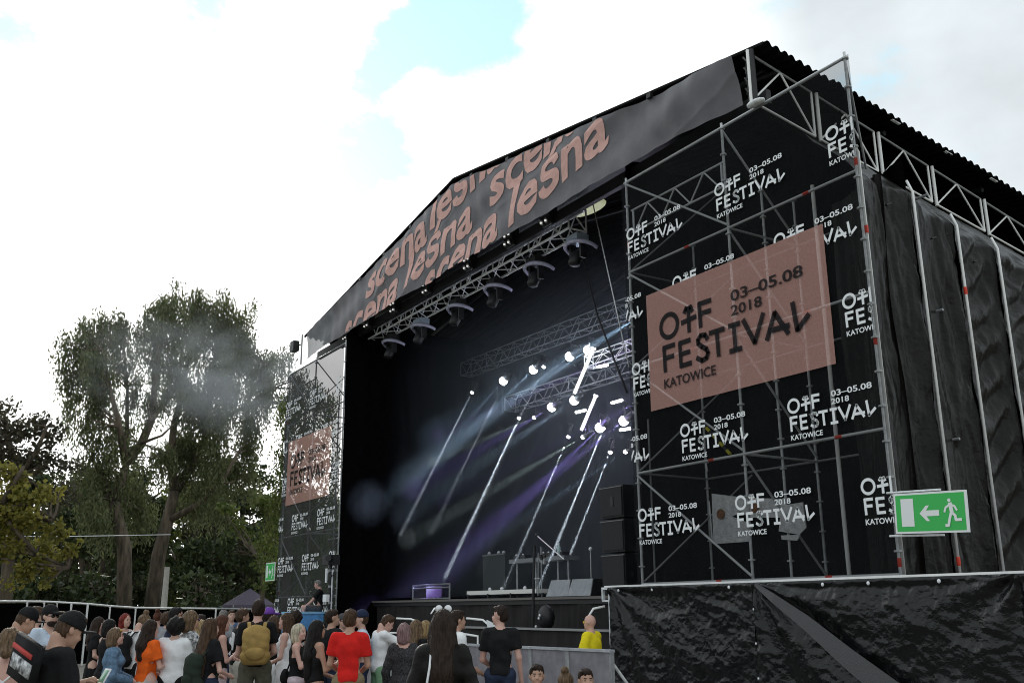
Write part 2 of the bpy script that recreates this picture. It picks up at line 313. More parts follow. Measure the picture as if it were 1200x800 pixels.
# ------------------------------------------------------------------ wing towers
ZP = 2.10
ZS = [2.14, 4.13, 6.14, 8.06, 9.97]
def post_obj(x, y, z0, z1, parent, rings=True, r=.024, m=STEEL, name='post'):
    b = MB().tube((x, y, z0), (x, y, z1), r, n=10)
    if rings:
        z = z0+.35
        while z < z1: b.tube((x, y, z-.012), (x, y, z+.012), .058, n=8); z += .5
    o = b.build(name, m, parent, loc=(x, y, z0)); return o
def band(p0, p1, t, parent):
    p0 = np.array(p0, float); p1 = np.array(p1, float); L = np.linalg.norm(p1-p0); d = (p1-p0)/L; c = p0+d*t*L
    pipe('tape_band', c-d*.06, c+d*.06, .0285, RED, parent)
def tower(x0, label, side, Wd=5.42):
    T = empty('scaffold_tower', (x0+2.7, 12.4, 0), label, 'scaffold tower', 'scaffold towers flanking the stage')
    xs = [x0, x0+Wd/2, x0+Wd]; y0, y1, y2 = 11.62, 12.5, 13.33
    for i, x in enumerate(xs):
        for j, y in enumerate((y0, y1, y2)):
            if j == 1 and i == 0: continue
            if j and xs[i] == (xs[2] if side > 0 else xs[0]): continue
            post_obj(x, y, ZP if x0 > -20 else 0, (10.06 if j == 0 else 9.0), T)
    outer = xs[2] if side > 0 else xs[0]
    for k, z in enumerate(ZS):
        for a, b in ((0, 1), (1, 2)):
            r = .024 if k < 4 else .028
            if k == 4:
                pipe('rail', (xs[a], y0, z), (xs[b], y0, z), r, STEEL, T); continue
            pipe('rail', (xs[a], y0, z), (xs[b], y0, z), r, STEEL, T)
            if rng.random() < .8: band((xs[a], y0, z), (xs[b], y0, z), .5+.25*rng.random(), T)
            pipe('rail', (xs[a], y2, z), (xs[b], y2, z), .022, STEEL_D, T)
        for x in xs[:2] if side > 0 else xs[1:]:
            if k < 4: pipe('depth_rail', (x, y0, z), (x, y2, z), .022, STEEL_D if x != xs[1] else STEEL, T)
    for k in range(4):                                     # front bracing, left bay; depth bracing in the middle row
        pipe('brace', (xs[0], y0-.02, ZS[k+1]-.04), (xs[1], y0-.02, ZS[k]+.06), .022, STEEL, T)
        pipe('brace', (xs[1], y0, ZS[k+1]-.04), (xs[1]+.02, y2, ZS[k]+.06), .022, STEEL, T)
        if k < 4: pipe('brace', (xs[0], y0+.05, ZS[k]+.05), (xs[0]+1.2, y2, ZS[k+1]-.06), .018, STEEL_D, T)
        pipe('brace', (xs[2], y0, ZS[k+1]-.04), (xs[2]-1.0, y2, ZS[k]-.1), .018, STEEL_D, T)
    # lattice girder under the top
    g0, g1 = ZS[4]-.62, ZS[4]-1.08; gx0, gx1 = xs[0]+.06, xs[1]-.08
    G = [('girder_chord', (gx0, g0), (gx1, g0)), ('girder_chord', (gx0, g1), (gx1, g1)), ('girder_post', (gx0+.05, g0), (gx0+.05, g1)), ('girder_post', (gx1-.05, g0), (gx1-.05, g1))]
    n = 3; w = (gx1-gx0-.2)/n
    for i in range(n):
        a = gx0+.1+i*w; G += [('girder_brace', (a, g1), (a+w/2, g0)), ('girder_brace', (a+w/2, g0), (a+w, g1))]
    for nme, a, b in G: pipe(nme, (a[0], y0+.06, a[1]), (b[0], y0+.06, b[1]), .017 if 'brace' in nme else .022, STEEL, T)
    band((xs[0], y0, 8.06), (xs[0], y0, 9.97), .3, T); band((outer, y0, 6), (outer, y0, 10), .55, T); band((outer, y0, 4), (outer, y0, 6), .7, T); band((outer, y0, 2.1), (outer, y0, 4.1), .1, T)
    return T
TR = tower(-14.06, 'right scaffold tower of galvanised tubes behind printed mesh, nearest the camera', 1)
TL = tower(-33.50, 'left scaffold tower of galvanised tubes farther from the camera, in front of the trees', -1, 5.14)
post_obj(-9.80, 12.0, ZP, 8.35, TR, False, .032, WHITEPOLE, 'bright_pole')
post_obj(-14.16, 12.0, ZP, 5.2, TR, False, .02, STEEL_D, 'cable_pole')

def scrim(x0, z_bot, label, greyed, Wd=5.52):
    x1 = x0+Wd; kx = Wd/5.52; T = empty('printed_mesh', (x0, YF, 0), label, 'mesh banner', 'festival mesh banners on the towers')
    nu, nv = 90, 120; u = np.linspace(0, 1, nu)[:, None]; v = np.linspace(0, 1, nv)[None, :]
    X = x0-.04+(Wd+.08)*u+0*v; Z = z_bot+(9.93-z_bot)*v+0*u
    Y = YF+.012*noise2(u*5, v*3, 3 if greyed else 5, 3)+.02*np.sin(u*9+v*3)*(.3+v*0)
    if greyed: grid('mesh_sheet', np.stack([X, Y, Z], -1), SCRIMF, T)
    else: grid('mesh_sheet', np.stack([X, Y, Z], -1), SCRIM, T)
    px0, px1, pz0, pz1 = x0+.60*kx, x0+4.80*kx, 5.18, 7.39
    sheet = T.children[-1].data; bm = bmesh.new(); bm.from_mesh(sheet)      # the pink field is printed into the mesh: no black cloth behind it
    for co_, no in (((px0+.02, 0, 0), (1, 0, 0)), ((px1-.02, 0, 0), (1, 0, 0)), ((0, 0, pz0+.02), (0, 0, 1)), ((0, 0, pz1-.02), (0, 0, 1))):
        bmesh.ops.bisect_plane(bm, geom=bm.verts[:]+bm.edges[:]+bm.faces[:], plane_co=Vector(co_)-Vector(T.location), plane_no=no)
    ox, oz = T.location.x, T.location.z
    bmesh.ops.delete(bm, geom=[f for f in bm.faces if px0+.02 < f.calc_center_median().x+ox < px1-.02 and pz0+.02 < f.calc_center_median().z+oz < pz1-.02], context='FACES'); bm.to_mesh(sheet); bm.free()
    uu = np.linspace(0, 1, 30)[:, None]; vv = np.linspace(0, 1, 16)[None, :]
    grid('pink_panel', np.stack([px0+(px1-px0)*uu+0*vv, YF-.040+.006*noise2(uu*4, vv*3, 8, 2), pz0+(pz1-pz0)*vv+0*uu], -1), PINK, T)
    V, Fc = LOGO
    flat('panel_logo', V, Fc, lambda p: (px0+.33*kx+p[0]*3.52*kx, 6.53+p[1]*3.52), [], BLACKPR, T, YF-.050)
    planes = [((x0-.02, 0, 0), (-1, 0, 0)), ((x1-.0, 0, 0), (1, 0, 0)), ((0, 0, z_bot+.03), (0, 0, -1))]
    for row in range(-2 if z_bot < 1 else 0, 6):
        z = 1.93+1.357*row; off = 1.25 if row % 2 == 0 else 0
        for c in range(-1, 4):
            xx = x0+(.08+2.46*c+off)*kx
            if xx+1.65 < x0 or xx > x1: continue
            if px0 < xx < px1-1.63 and pz0 < z-.35 and z+.2 < pz1: continue
            flat('logo', V, Fc, lambda p: (xx+p[0]*1.63*kx, z+p[1]*1.63), planes, WHITEPR, T, YF-.028, (px0, px1, pz0, pz1))
    return T
scrim(-14.06, 2.14, 'tall black mesh on the right tower printed with white festival logos and a pink panel', False)
scrim(-33.50, 1.2, 'worn black mesh on the far left tower with smaller pink panel, treetops showing through', True, 5.2)

# ------------------------------------------------------------------ platform with plastic skirt (right foreground)
P_ = empty('tower_platform', (-8, 12.5, 0), 'raised platform under the right tower wrapped in wrinkled black plastic', 'platform')
MB().box((-4.6, 13.0, 2.02), (20.4, 3.1, .10)).build('deck', WOODDK, P_)
MB().box((-7.5, 11.40, 2.112), (14.75, .05, .03)).build('edge_rail', WHITEPOLE, P_)
MB().box((-14.86, 11.42, 2.08), (.26, .06, .04)).box((-14.97, 11.42, 1.97), (.03, .06, .20)).box((-14.86, 11.42, 1.86), (.24, .06, .03)).build('ledger_end', STEEL, P_)
def plastic(name, xa, xb, seed, fan):
    nu, nv = int((xb-xa)*50), 100; u = np.linspace(0, 1, nu)[:, None]; v = np.linspace(0, 1, nv)[None, :]
    X = xa+(xb-xa)*u+0*v; Z = .02+(2.095-.02)*v+0*u
    n = noise2(X*1.2, Z*1.6, seed, 5)+.35*(1-np.abs(noise2(X*5+7, Z*6, seed+5, 3))*4); rd = 1-np.abs(noise2(X*1.1+3, Z*1.9+X*.5, seed+1, 4))*2.2
    Y = 11.375-.028*np.clip(rd, 0, 1)**2-.026*n
    for (fx, fz, amp, nf) in fan:              # folds pulled towards a fixing point
        dx = X-fx; dz = fz-Z+.02; a = np.arctan2(dx, dz); rr = np.hypot(dx, dz)
        Y -= amp*np.sin(a*nf+np.sin(rr*2)*.4)*np.exp(-rr/1.4)*np.clip(rr*3, 0, 1)
    Y = np.minimum(Y, 11.395)
    Y -= .03*np.exp(-((2.06-Z)/.05)**2)
    o = grid(name, np.stack([X, Y, Z], -1), PLAST, P_)
    return o
plastic('plastic_sheet', -14.74, -11.12, 3, [(-14.7, 2.1, .07, 13)])
plastic('plastic_sheet', -11.10, 3.0, 11, [(-11.1, 2.1, .11, 11), (-6.8, 2.1, .05, 9), (-2, 2.1, .08, 11)])
b = MB()
sp = [(-11.02, 11.31, 2.07), (-10.6, 11.23, 1.86), (-10.0, 11.24, 1.50), (-9.3, 11.25, 1.02), (-8.2, 11.26, .35), (-7.7, 11.27, .04)]
V = []; 
for i, p in enumerate(sp): w = .03+.035*i; V += [(p[0]-w*.4, p[1], p[2]-w), (p[0]+w*.6, p[1]-.01, p[2]+w)]
b.add(V, [(2*i, 2*i+1, 2*i+3, 2*i+2) for i in range(len(sp)-1)]); b.build('tape_strip', mat('grey folded plastic', (.085, .085, .09), .5, bump=.3, bscale=40.), P_)
for i in range(16): MB().ball((-14.4+i*.92+.1*math.sin(i*3), 11.33, 2.035), .028, 8, (1, .5, 1)).build('eyelet', WHITEPR, P_, True)
for i in range(3): MB().ball((-11.11, 11.34, 1.7-i*.5), .02, 8, (1, .5, 1)).build('eyelet', WHITEPR, P_, True)
pipe('corner_tube', (-14.76, 11.40, 0), (-14.76, 11.40, 2.1), .024, STEEL, P_)
MB().path([(-14.9, 11.0, .2), (-14.92, 11.0, 1.55), (-14.86, 11.1, 1.72), (-14.78, 11.3, 1.76)], .022).build('bent_handrail', WHITEPOLE, P_, True)

# exit signs
def exit_sign(cx, cz, y, label, w=1.05, h=.52, rz=0.):
    T = empty('exit_sign', (cx, y, cz), label, 'exit sign', 'green emergency exit signs')
    MB().box((cx, y, cz), (w, .03, h)).build('sign_board', SIGNW, T)
    def fl(name, polys, m, d=.017):
        b = MB()
        for n_, pl in enumerate(polys): b.add([(cx+p[0]*w, y-d-n_*.0006, cz+p[1]*h) for p in pl], [tuple(range(len(pl)))])
        return b.build(name, m, T)
    fl('green_field', [[(-.475, -.45), (.475, -.45), (.475, .45), (-.475, .45)]], GREEN)
    fl('door_symbol', [[(-.40, -.33), (-.22, -.33), (-.22, .36), (-.40, .36)]], SIGNW, .020)
    def seg(pts, wd):
        out_ = []; asp = w/h
        for a, c in zip(pts[:-1], pts[1:]):
            a = np.array(a)*[asp, 1]; c = np.array(c)*[asp, 1]; d = (c-a)/np.linalg.norm(c-a); n = np.array([-d[1], d[0]])*wd; a = a-d*wd*.5; c = c+d*wd*.5
            out_.append([tuple(q/[asp, 1]) for q in (a-n, c-n, c+n, a+n)])
        return out_
    fl('arrow_symbol', [[(-.14, -.02), (-.045, .17), (.0, .17), (-.045, .05), (.13, .05), (.13, -.09), (-.045, -.09), (.0, -.21), (-.045, -.21)]], SIGNW, .020)
    hd = [(.275+.022*math.cos(a), .27+.045*math.sin(a)) for a in [i*math.pi/5 for i in range(10)]]
    fl('runner_symbol', [hd]+seg([(.285, .19), (.30, .0)], .05)+seg([(.28, .17), (.225, .10), (.205, .0)], .026)+seg([(.29, .17), (.345, .12), (.37, .03), ], .026)+seg([(.30, -.02), (.345, -.10), (.35, -.20), (.42, -.20)], .034)+seg([(.295, -.02), (.265, -.20), (.25, -.33), (.215, -.33)], .034), SIGNW, .020)
    T.rotation_euler = (0, rz, 0)
    for dz in (.30, -.30): MB().tube((cx-w/2-.15, y+.05, cz+dz*.95), (cx+.15, y+.03, cz+dz*.95), .014).build('bracket', STEEL, T)
    return T
exit_sign(-7.86, 2.89, 11.30, 'big green exit sign with arrow and running figure, above the plastic wall at right', rz=R(2.5))
exit_sign(-34.15, 3.02, 11.5, 'small looking green exit sign at the edge of the far left tower', .95, .62)

# ------------------------------------------------------------------ side wall tarpaulins and white poles
SW = empty('side_wall', (-8.6, 16, 0), 'black tarpaulin side wall held by upright white poles at the right of the stage', 'tarpaulin wall')
def chordz(y): return 10.03-.165*(y-11.44)
ys = [11.72, 12.87, 13.93, 15.0, 16.25, 17.7, 19.3]; tops = [8.0, 7.98, 7.64, 7.45, 7.25, 7.0, 6.8]
for i in range(6):
    nu, nv = 50, 130; u = np.linspace(0, 1, nu)[:, None]; v = np.linspace(0, 1, nv)[None, :]
    Yy = ys[i]+.02+(ys[i+1]-ys[i]-.04)*u+0*v; zt = tops[i]+(tops[i+1]-tops[i])*u
    s = np.clip(v/.78, 0, 1); s2 = np.clip((v-.78)/.22, 0, 1)
    z_lo = 2.12 if i < 3 else 3.9
    zc = chordz(Yy)-.12
    Z = z_lo+(zt-z_lo)*s+(zc-zt)*s2**1.1; X = -8.66-1.75*s2**1.25
    sag = .10*np.sin(np.pi*u)*(1-.3*v)
    if i == 2 or i >= 3:
        fold = .055*(np.sin((Z*5.6+1.6*np.cos(np.pi*u))*1.9+noise2(u*2, v*4, 20+i, 3)*3)*np.sin(np.pi*np.clip(u*1.1, 0, 1))**.6)
    else:
        a = (Yy-ys[i])*2.0+(Z-8)*.42; cre = np.clip(1-np.abs(np.sin(a*1.9+noise2(u*2, v*2, 60+i, 2)*3))*7, 0, 1)*.03; fold = cre+.012*np.sin(a*6+noise2(u*3, v*3, 30+i, 3)*7)*(.3+s)+.012*np.clip(1-np.abs(noise2(u*3+a*.3, v*9-a, 50+i, 4))*6, 0, 1)
    X = X-sag-fold-.045*noise2(u*4, v*12, 40+i, 5)
    grid('tarpaulin', np.stack([X, Yy, Z], -1), SHEET, SW)
for k, (y, z) in enumerate(zip(ys[:5], tops[:5])):
    if k == 0: y = 11.64; z = 8.35
    b = MB().path([(-8.60, y, 2.1), (-8.60, y, z-.5), (-8.60, y, z), (-8.68, y, z+.22)], .022, 8); b.build('white_pole', WHITEPOLE, SW, True)
    band((-8.6, y, 2.1), (-8.6, y, z), .04 if k % 2 else .8, SW)
    if k: MB().path([(-8.7, y, z-.1), (-8.75, y-.25, z-.18), (-8.74, y-.5, z-.28)], .016).build('strap', BLACK, SW)

# side truss under the eave
ST = empty('eave_truss', (-10.45, 15, 9), 'zigzag aluminium truss under the right eave of the roof', 'truss')
seg_y = [11.46, 14.6, 14.78, 16.2, 16.36, 17.9, 18.06, 19.6]
def zc(y): return chordz(y)
def zu(y): return chordz(y)+.93-.035*(y-11.44)
for a, b_ in ((11.46, 13.0), (13.14, 14.66), (14.80, 16.22), (16.36, 17.86), (18.0, 19.5), (19.64, 21.1)):
    pipe('chord', (-10.45, a, zc(a)), (-10.45, b_, zc(b_)), .022, WHITEPOLE, ST); pipe('chord', (-10.45, a, zu(a)), (-10.45, b_, zu(b_)), .022, STEEL_D, ST)
    pipe('upright', (-10.45, a, zc(a)-.03), (-10.45, a, zu(a)+.05), .034, WHITEPOLE, ST); pipe('upright', (-10.45, b_, zc(b_)), (-10.45, b_, zu(b_)), .022, WHITEPOLE, ST)
    m_ = (a+b_)/2; pipe('brace', (-10.45, a, zc(a)), (-10.45, m_, zu(m_)), .018, WHITEPOLE, ST); pipe('brace', (-10.45, m_, zu(m_)), (-10.45, b_, zc(b_)), .018, WHITEPOLE, ST)
MB().ball((-10.4, 11.5, 9.98), .14, 10, (1.4, .8, .4)).build('corner_plate', STEEL, ST, True)

# ------------------------------------------------------------------ stage
XC = -21.15; XR, XL = -10.15, -32.0
def roofz(x, y): return 11.06+1.80*(1-abs(x-XC)/(XR-XC))-.156*(y-11.6)
RF = empty('stage_roof', (XC, 18, 10), 'dark corrugated gable roof over the stage', 'roof')
yb = [11.52, 13.3, 15.1, 16.65, 18.1, 19.6, 21.1, 22.6, 24.2]
for side in (0, 1):
    x_out = XR if side else XL
    for i in range(len(yb)-1):
        n = int((yb[i+1]-yb[i])/.05); y = np.linspace(yb[i], yb[i+1]+.0, n)[:, None]
        x = np.array([XC, x_out])[None, :]+0*y
        z = roofz(x, y)+.035*np.sign(np.sin(y*2*math.pi/.2))+.012*(len(yb)-i)*0+(.03 if i % 2 else 0)
        top = np.stack([x, y+0*x, z], -1); bot = top[::-1].copy(); bot[..., 2] -= .05
        P2 = np.concatenate([top, bot, top[:1]], 0); grid('roof_sheet', P2, ROOFM, RF, smooth=False)
    for i in range(2, len(yb)-1): MB().box((x_out-(.03 if side else -.03), yb[i]-.12, roofz(x_out, yb[i])-.03), (.05, .22, .015), rx=-.15).build('edge_flashing', WHITEPR, RF)
for y in (12.2, 15.0, 18.0, 21.0, 23.9):
    for s_ in (-1, 1):
        xe = XC+s_*10.7
        MB().tube((XC, y, roofz(XC, y)-.2), (xe, y, roofz(xe, y)-.2), .05).build('rafter', BLACK, RF)
MB().box((XC, 24.0, 6.0), (21.0, .1, 12.0)).build('back_drape', BLACKC, RF)
def drape(name, P0, P1, z0, z1, m, parent, amp=.05, fr=26, n=160, nv=14):
    P0 = np.array(P0, float); P1 = np.array(P1, float); u = np.linspace(0, 1, n)[:, None]; v = np.linspace(0, 1, nv)[None, :]
    d = (P1-P0); L = np.linalg.norm(d); nn = np.array([-d[1], d[0]])/L
    w = amp*(np.sin(u*L*fr/4+noise2(u*6, v*1.5, int(L*7) % 50, 2)*5)+.5*np.sin(u*L*fr/1.7))
    return grid(name, np.stack([P0[0]+d[0]*u+nn[0]*w, P0[1]+d[1]*u+nn[1]*w, z0+(z1-z0)*v+0*u], -1), m, parent)
drape('side_drape', (-14.22, 11.78), (-14.3, 23.9), 2.0, 10.6, BLACKC, RF)
drape('side_drape', (-28.19, 11.57), (-28.19, 23.9), 0.5, 10.6, BLACKC, RF, .02)
drape('tower_drape', (-14.2, 13.55), (-10.3, 13.55), 2.1, 10.4, BLACKC, RF, .04)
drape('tower_drape', (-9.95, 12.6), (-8.72, 12.2), 2.1, 8.2, SHEET, RF, .06, 9, 90)
drape('tower_drape', (-10.4, 13.5), (-8.75, 12.9), 2.1, 8.6, BLACKC, RF, .03)
MB().box((-12.3, 12.6, 8.6), (.03, .03, .03)).build('cable_clip', BLACK, RF)
# fascia beam under the banner
MB().box((XC, 12.0, 10.33), (21.2, .12, .26)).build('fascia_beam', BLACK, RF)
MB().box((XC, 12.6, 10.98), (20.8, .9, .06)).build('beam_cover', BLACK, RF)
MB().path([(XR-.26, 11.50, 10.0), (XR-.26, 11.50, 11.0)], .05).build('corner_post', BLACK, RF)
for k in range(4): MB().path([(XR-.45, 11.5, 10.95-.2*k), (XR-.33, 11.45, 10.8-.2*k), (XR-.40, 11.48, 10.6-.2*k)], .018).build('cable_loop', BLACK, RF)

DK = empty('stage_deck', (XC, 18, 0), 'black stage floor with cloth skirted front', 'stage')
MB().box((XC, 18.4, 1.90), (14.9, 11.3, .16)).build('floor', mat('black stage floor', (.02, .02, .02), .45, var=.3), DK)
MB().box((XC, 12.72, 1.945), (14.6, .04, .05)).build('edge_trim', mat('dull deck trim', (.14, .13, .12), .6), DK)
drape('front_skirt', (-28.0, 12.78), (-13.9, 12.78), 0.0, 1.93, APRON, DK, .02, 14, 300, 30)
MB().box((-17.2, 12.2, .65), (6.9, 1.0, 1.3)).build('front_step', APRON, DK)
MB().box((-17.2, 11.68, 1.32), (6.9, .05, .045)).build('step_trim', mat('grey step nosing', (.28, .28, .28), .6), DK)

# ------------------------------------------------------------------ gable banner
BN = empty('gable_banner', (XC, YF-.05, 10.2), 'long grey gable banner with salmon scena lesna lettering', 'banner')
xa, xb = -31.55, -10.75
def btop(x): return 11.02+(12.62-11.02)*(1-np.abs(x-XC)/(xb-XC))
nu, nv = 360, 40; u = np.linspace(0, 1, nu)[:, None]; v = np.linspace(0, 1, nv)[None, :]
X = xa+(xb-xa)*u+0*v; zb = 10.12+.16*np.sin(np.pi*np.clip((X+31.5)/21, 0, 1)); Z = zb+(btop(X)-zb)*v
def by(x, z):
    z = np.asarray(z); x = np.asarray(x); r = np.clip((x+16)/5, 0, 1)
    return YF-.06+.02*np.sin(x*2.1+z*1.7)-.13*r*np.sin((z*2.6-x*.95))-.03*np.sin(z*5.-x*1.3)-.035*(1-np.abs(np.sin(z*1.9-x*.62+1.3*np.sin(x*.4))))**3+.012*np.sin(x*9+z*2)
Yb = by(X, Z)
ic = int(nu*(2.3/20.8))
grid('banner_cloth', np.stack([X, Yb, Z], -1)[ic:], BANNER, BN); grid('see_through_end', np.stack([X, Yb, Z], -1)[:ic+1], BANNERT, BN)
sl = (12.62-11.02)/(xb-XC)
nl = Vector((-sl, 0, 1)).normalized(); nr_ = Vector((sl, 0, 1)).normalized()
planes = [((XC, 0, 12.60), nl), ((XC, 0, 12.60), nr_), ((0, 0, 10.24), (0, 0, -1)), ((xa, 0, 0), (-1, 0, 0))]
ang = math.atan(.145); ca, sa = math.cos(ang), math.sin(ang)
def word(txt, x, z, w, dx=0):
    v, f = text_mesh(txt, None, w*1.02, .026, 1.0); v[:, 1] *= .80
    if min(len(f), 1) == 0: return
    # lettering follows the cloth: cut it first, then lay it on the folds
    o = flat('lettering', v, f, lambda p: (x+p[0]*ca+p[1]*.22, z+p[0]*sa+p[1]), planes, SALMON, BN, 0., None, .22)
    if o is None: return
    me = o.data; n = len(me.vertices); c = np.zeros(n*3); me.vertices.foreach_get('co', c); c = c.reshape(-1, 3); org = np.array(wloc(BN))
    c[:, 1] = by(c[:, 0]+org[0], c[:, 2]+org[2])-.012-org[1]; me.vertices.foreach_set('co', c.ravel()); me.update()
for (t_, x, z, w) in (('scena', -26.55, 10.86, 3.95), ('leśna', -22.3, 11.68, 3.7), ('scena', -28.25, 9.70, 3.95), ('leśna', -23.80, 10.42, 3.72), ('scena', -19.15, 11.20, 3.95), ('scena', -22.75, 9.74, 3.95), ('leśna', -18.25, 10.38, 3.72)): word(t_, x, z, w)
# small fixings along the upper edge
for i in range(12):
    x = xb-.6-i*1.75; MB().box((x, YF-.02, btop(x)+.03), (.12, .08, .10)).build('edge_clamp', BLACK, BN)
MB().tube((-32.0, 11.45, 10.0), (-32.0, 11.45, 11.1), .03).build('end_post', STEEL_D, BN)
fl_ = empty('small_floodlight', (-32.4, 11.4, 10.75), 'small black floodlight on the far left corner of the roof', 'floodlight')
MB().box((-32.45, 11.35, 10.75), (.34, .22, .36)).build('housing', BLACK, fl_); MB().tube((-32.35, 11.4, 10.75), (-32.0, 11.45, 10.75), .025).build('arm', BLACK, fl_)
# ------------------------------------------------------------------ box trusses
def box_truss(p0, p1, w, h, label, m, r=.018, step=.5, cat='lighting truss'):
    p0 = np.array(p0, float); p1 = np.array(p1, float); L = np.linalg.norm(p1-p0); d = (p1-p0)/L
    T = empty('lighting_truss', tuple((p0+p1)/2), label, cat)
    y = np.array([0, 1., 0])*w/2; z = np.array([0, 0, 1.])*h/2
    C = [y+z, -y+z, -y-z, y-z]
    for c in C: pipe('chord', p0+c, p1+c, r*1.35, m, T)
    n = int(L/step); b = [MB() for _ in range(4)]
    for i in range(n):
        a0 = p0+d*L*i/n; a1 = p0+d*L*(i+1)/n
        for f in range(4):
            c0, c1 = C[f], C[(f+1) % 4]
            if i % 2: c0, c1 = c1, c0
            if f in (1, 3): pipe('lacing', a0+c0, a1+c1, r*.8, m, T)
            else: b[f].tube(a0+c0, a1+c1, r*.7, n=5)
            if i % 4 == 0 and f in (1, ): pipe('lacing_upright', a0+c0, a0+c1, r*.9, m, T)
    for f in (0, 2): b[f].build('flat_lacing', m, T)
    for p in (p0, p1): 
        for f in range(4): pipe('end_bar', p+C[f], p+C[(f+1) % 4], r, m, T)
    return T
FT = box_truss((-28.85, 12.55, 10.42), (-17.0, 12.55, 10.42), .5, .55, 'bright zigzag aluminium truss carrying moving heads along the front of the stage', ALU, .022, .42)
YB = 15.6
def bt(a, b, y, w, h, label, m, r): A = onY(*a, y); B = onY(*b, y); z = (A[2]+B[2])/2; return box_truss((A[0], y, A[2]*.5+z*.5), (B[0], y, B[2]*.5+z*.5), w, h, label, m, r, .42)
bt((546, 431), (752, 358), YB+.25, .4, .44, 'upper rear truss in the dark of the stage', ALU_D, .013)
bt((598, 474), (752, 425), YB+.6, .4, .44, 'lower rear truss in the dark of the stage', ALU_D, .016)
bt((690, 425), (752, 402), YB+.15, .3, .32, 'short pale truss at the right of the rear rig near the tower', ALU, .012)
# moving heads in rain covers under the front truss
def moving_head(x, y, z, label, tilt=.2, box=False):
    T = empty('moving_head', (x, y, z), label, 'stage light', 'moving head lights under the front truss')
    MB().box((x, y, z+.10), (.42, .34, .18)).build('base', mat('silver base box', (.42, .50, .60), .4, .3) if box else BLACK, T)
    for s in (-.1, .1): MB().tube((x+s, y, z+.19), (x+s, y, z+.36), .02).build('clamp', BLACK, T)
    n = 16; V = []
    for i in range(n+1):
        a = math.pi*(-.12+1.24*i/n); rx = .47; ct, st = math.cos(a), math.sin(a)
        for (rr, zz) in ((1., 0), (.9, -.06), (.78, -.02), (.88, .05)):
            V.append((x+rx*rr*ct, y-.42*rr*st+.12, z-.02+zz-.10*(1-st)))
    Fc = [(4*i+k, 4*i+(k+1) % 4, 4*i+4+(k+1) % 4, 4*i+4+k) for i in range(n) for k in range(4)]
    rawmesh('rain_cover', V, Fc, LILAC, T, True)
    for s in (-1, 1): MB().box((x+s*.20, y, z-.20), (.06, .16, .42)).build('yoke_arm', BLACK, T)
    MB().path([(x, y+.12, z-.18), (x, y-.02, z-.30), (x, y-.12, z-.52), (x, y-.13, z-.56)], [.10, .15, .14, .11], 12).build('head', BLACK, T, True)
lampx = [-29.0, -27.3, -25.25, -23.0, -20.95, -19.0, -17.25]
desc = ['leftmost, partly hidden in shade', 'second from the left', 'third from the left with pale box', 'fourth, in the middle of the row', 'fifth from the left', 'sixth, beside the largest one', 'nearest and largest, with pale blue box']
for i, x in enumerate(lampx): moving_head(x, 12.72, 9.93, 'moving head light in pale lilac rain cover, '+desc[i], box=i in (2, 6))
# four-cell blinders on the fascia
bd = ['at the far left end of the beam', 'second from the left on the beam', 'third from the left on the beam', 'in the middle of the beam', 'fifth from the left on the beam', 'second from the right on the beam', 'nearest, at the right end of the beam']
for i, x in enumerate([-28.9, -27.2, -25.3, -23.2, -20.85, -18.85, -17.25]):
    T = empty('blinder', (x, 11.85, 10.45), 'black four cell blinder lamp '+bd[i], 'stage light', 'four cell blinders on the fascia beam')
    MB().box((x, 11.88, 10.42), (.36, .16, .42), rx=.3).build('housing', BLACK, T)
    for dx in (-.09, .09):
        for dz in (-.1, .1):
            MB().tube((x+dx, 11.80, 10.42+dz-.03), (x+dx, 11.765, 10.405+dz-.03), .062, n=12).build('cell', mat('blinder reflector', (.35, .36, .38), .25, .9), T)
            MB().ball((x+dx, 11.755, 10.40+dz-.03), .026, 8).build('bulb', mat('pale bulb', (.8, .8, .78), .3, emis=(1, 1, .95), estr=.5), T, True)
    MB().box((x+.24, 11.9, 10.52), (.10, .1, .22)).build('bracket', BLACK, T)
# pale work lamp high at the right of the opening
T = empty('work_lamp', (-16.3, 13.2, 11.0), 'pale oval lamp shade glowing under the roof by the right tower', 'lamp')
q = onY(690, 244, 13.2); MB().ball(tuple(q), .55, 14, (1.1, .5, .13)).build('shade', mat('lamp shade', (.55, .56, .42), .5, emis=(.8, .85, .5), estr=.25), T, True)
MB().tube(q+np.array([0, 0, .05]), q+np.array([0, 0, .7]), .02).build('hanger', BLACK, T)

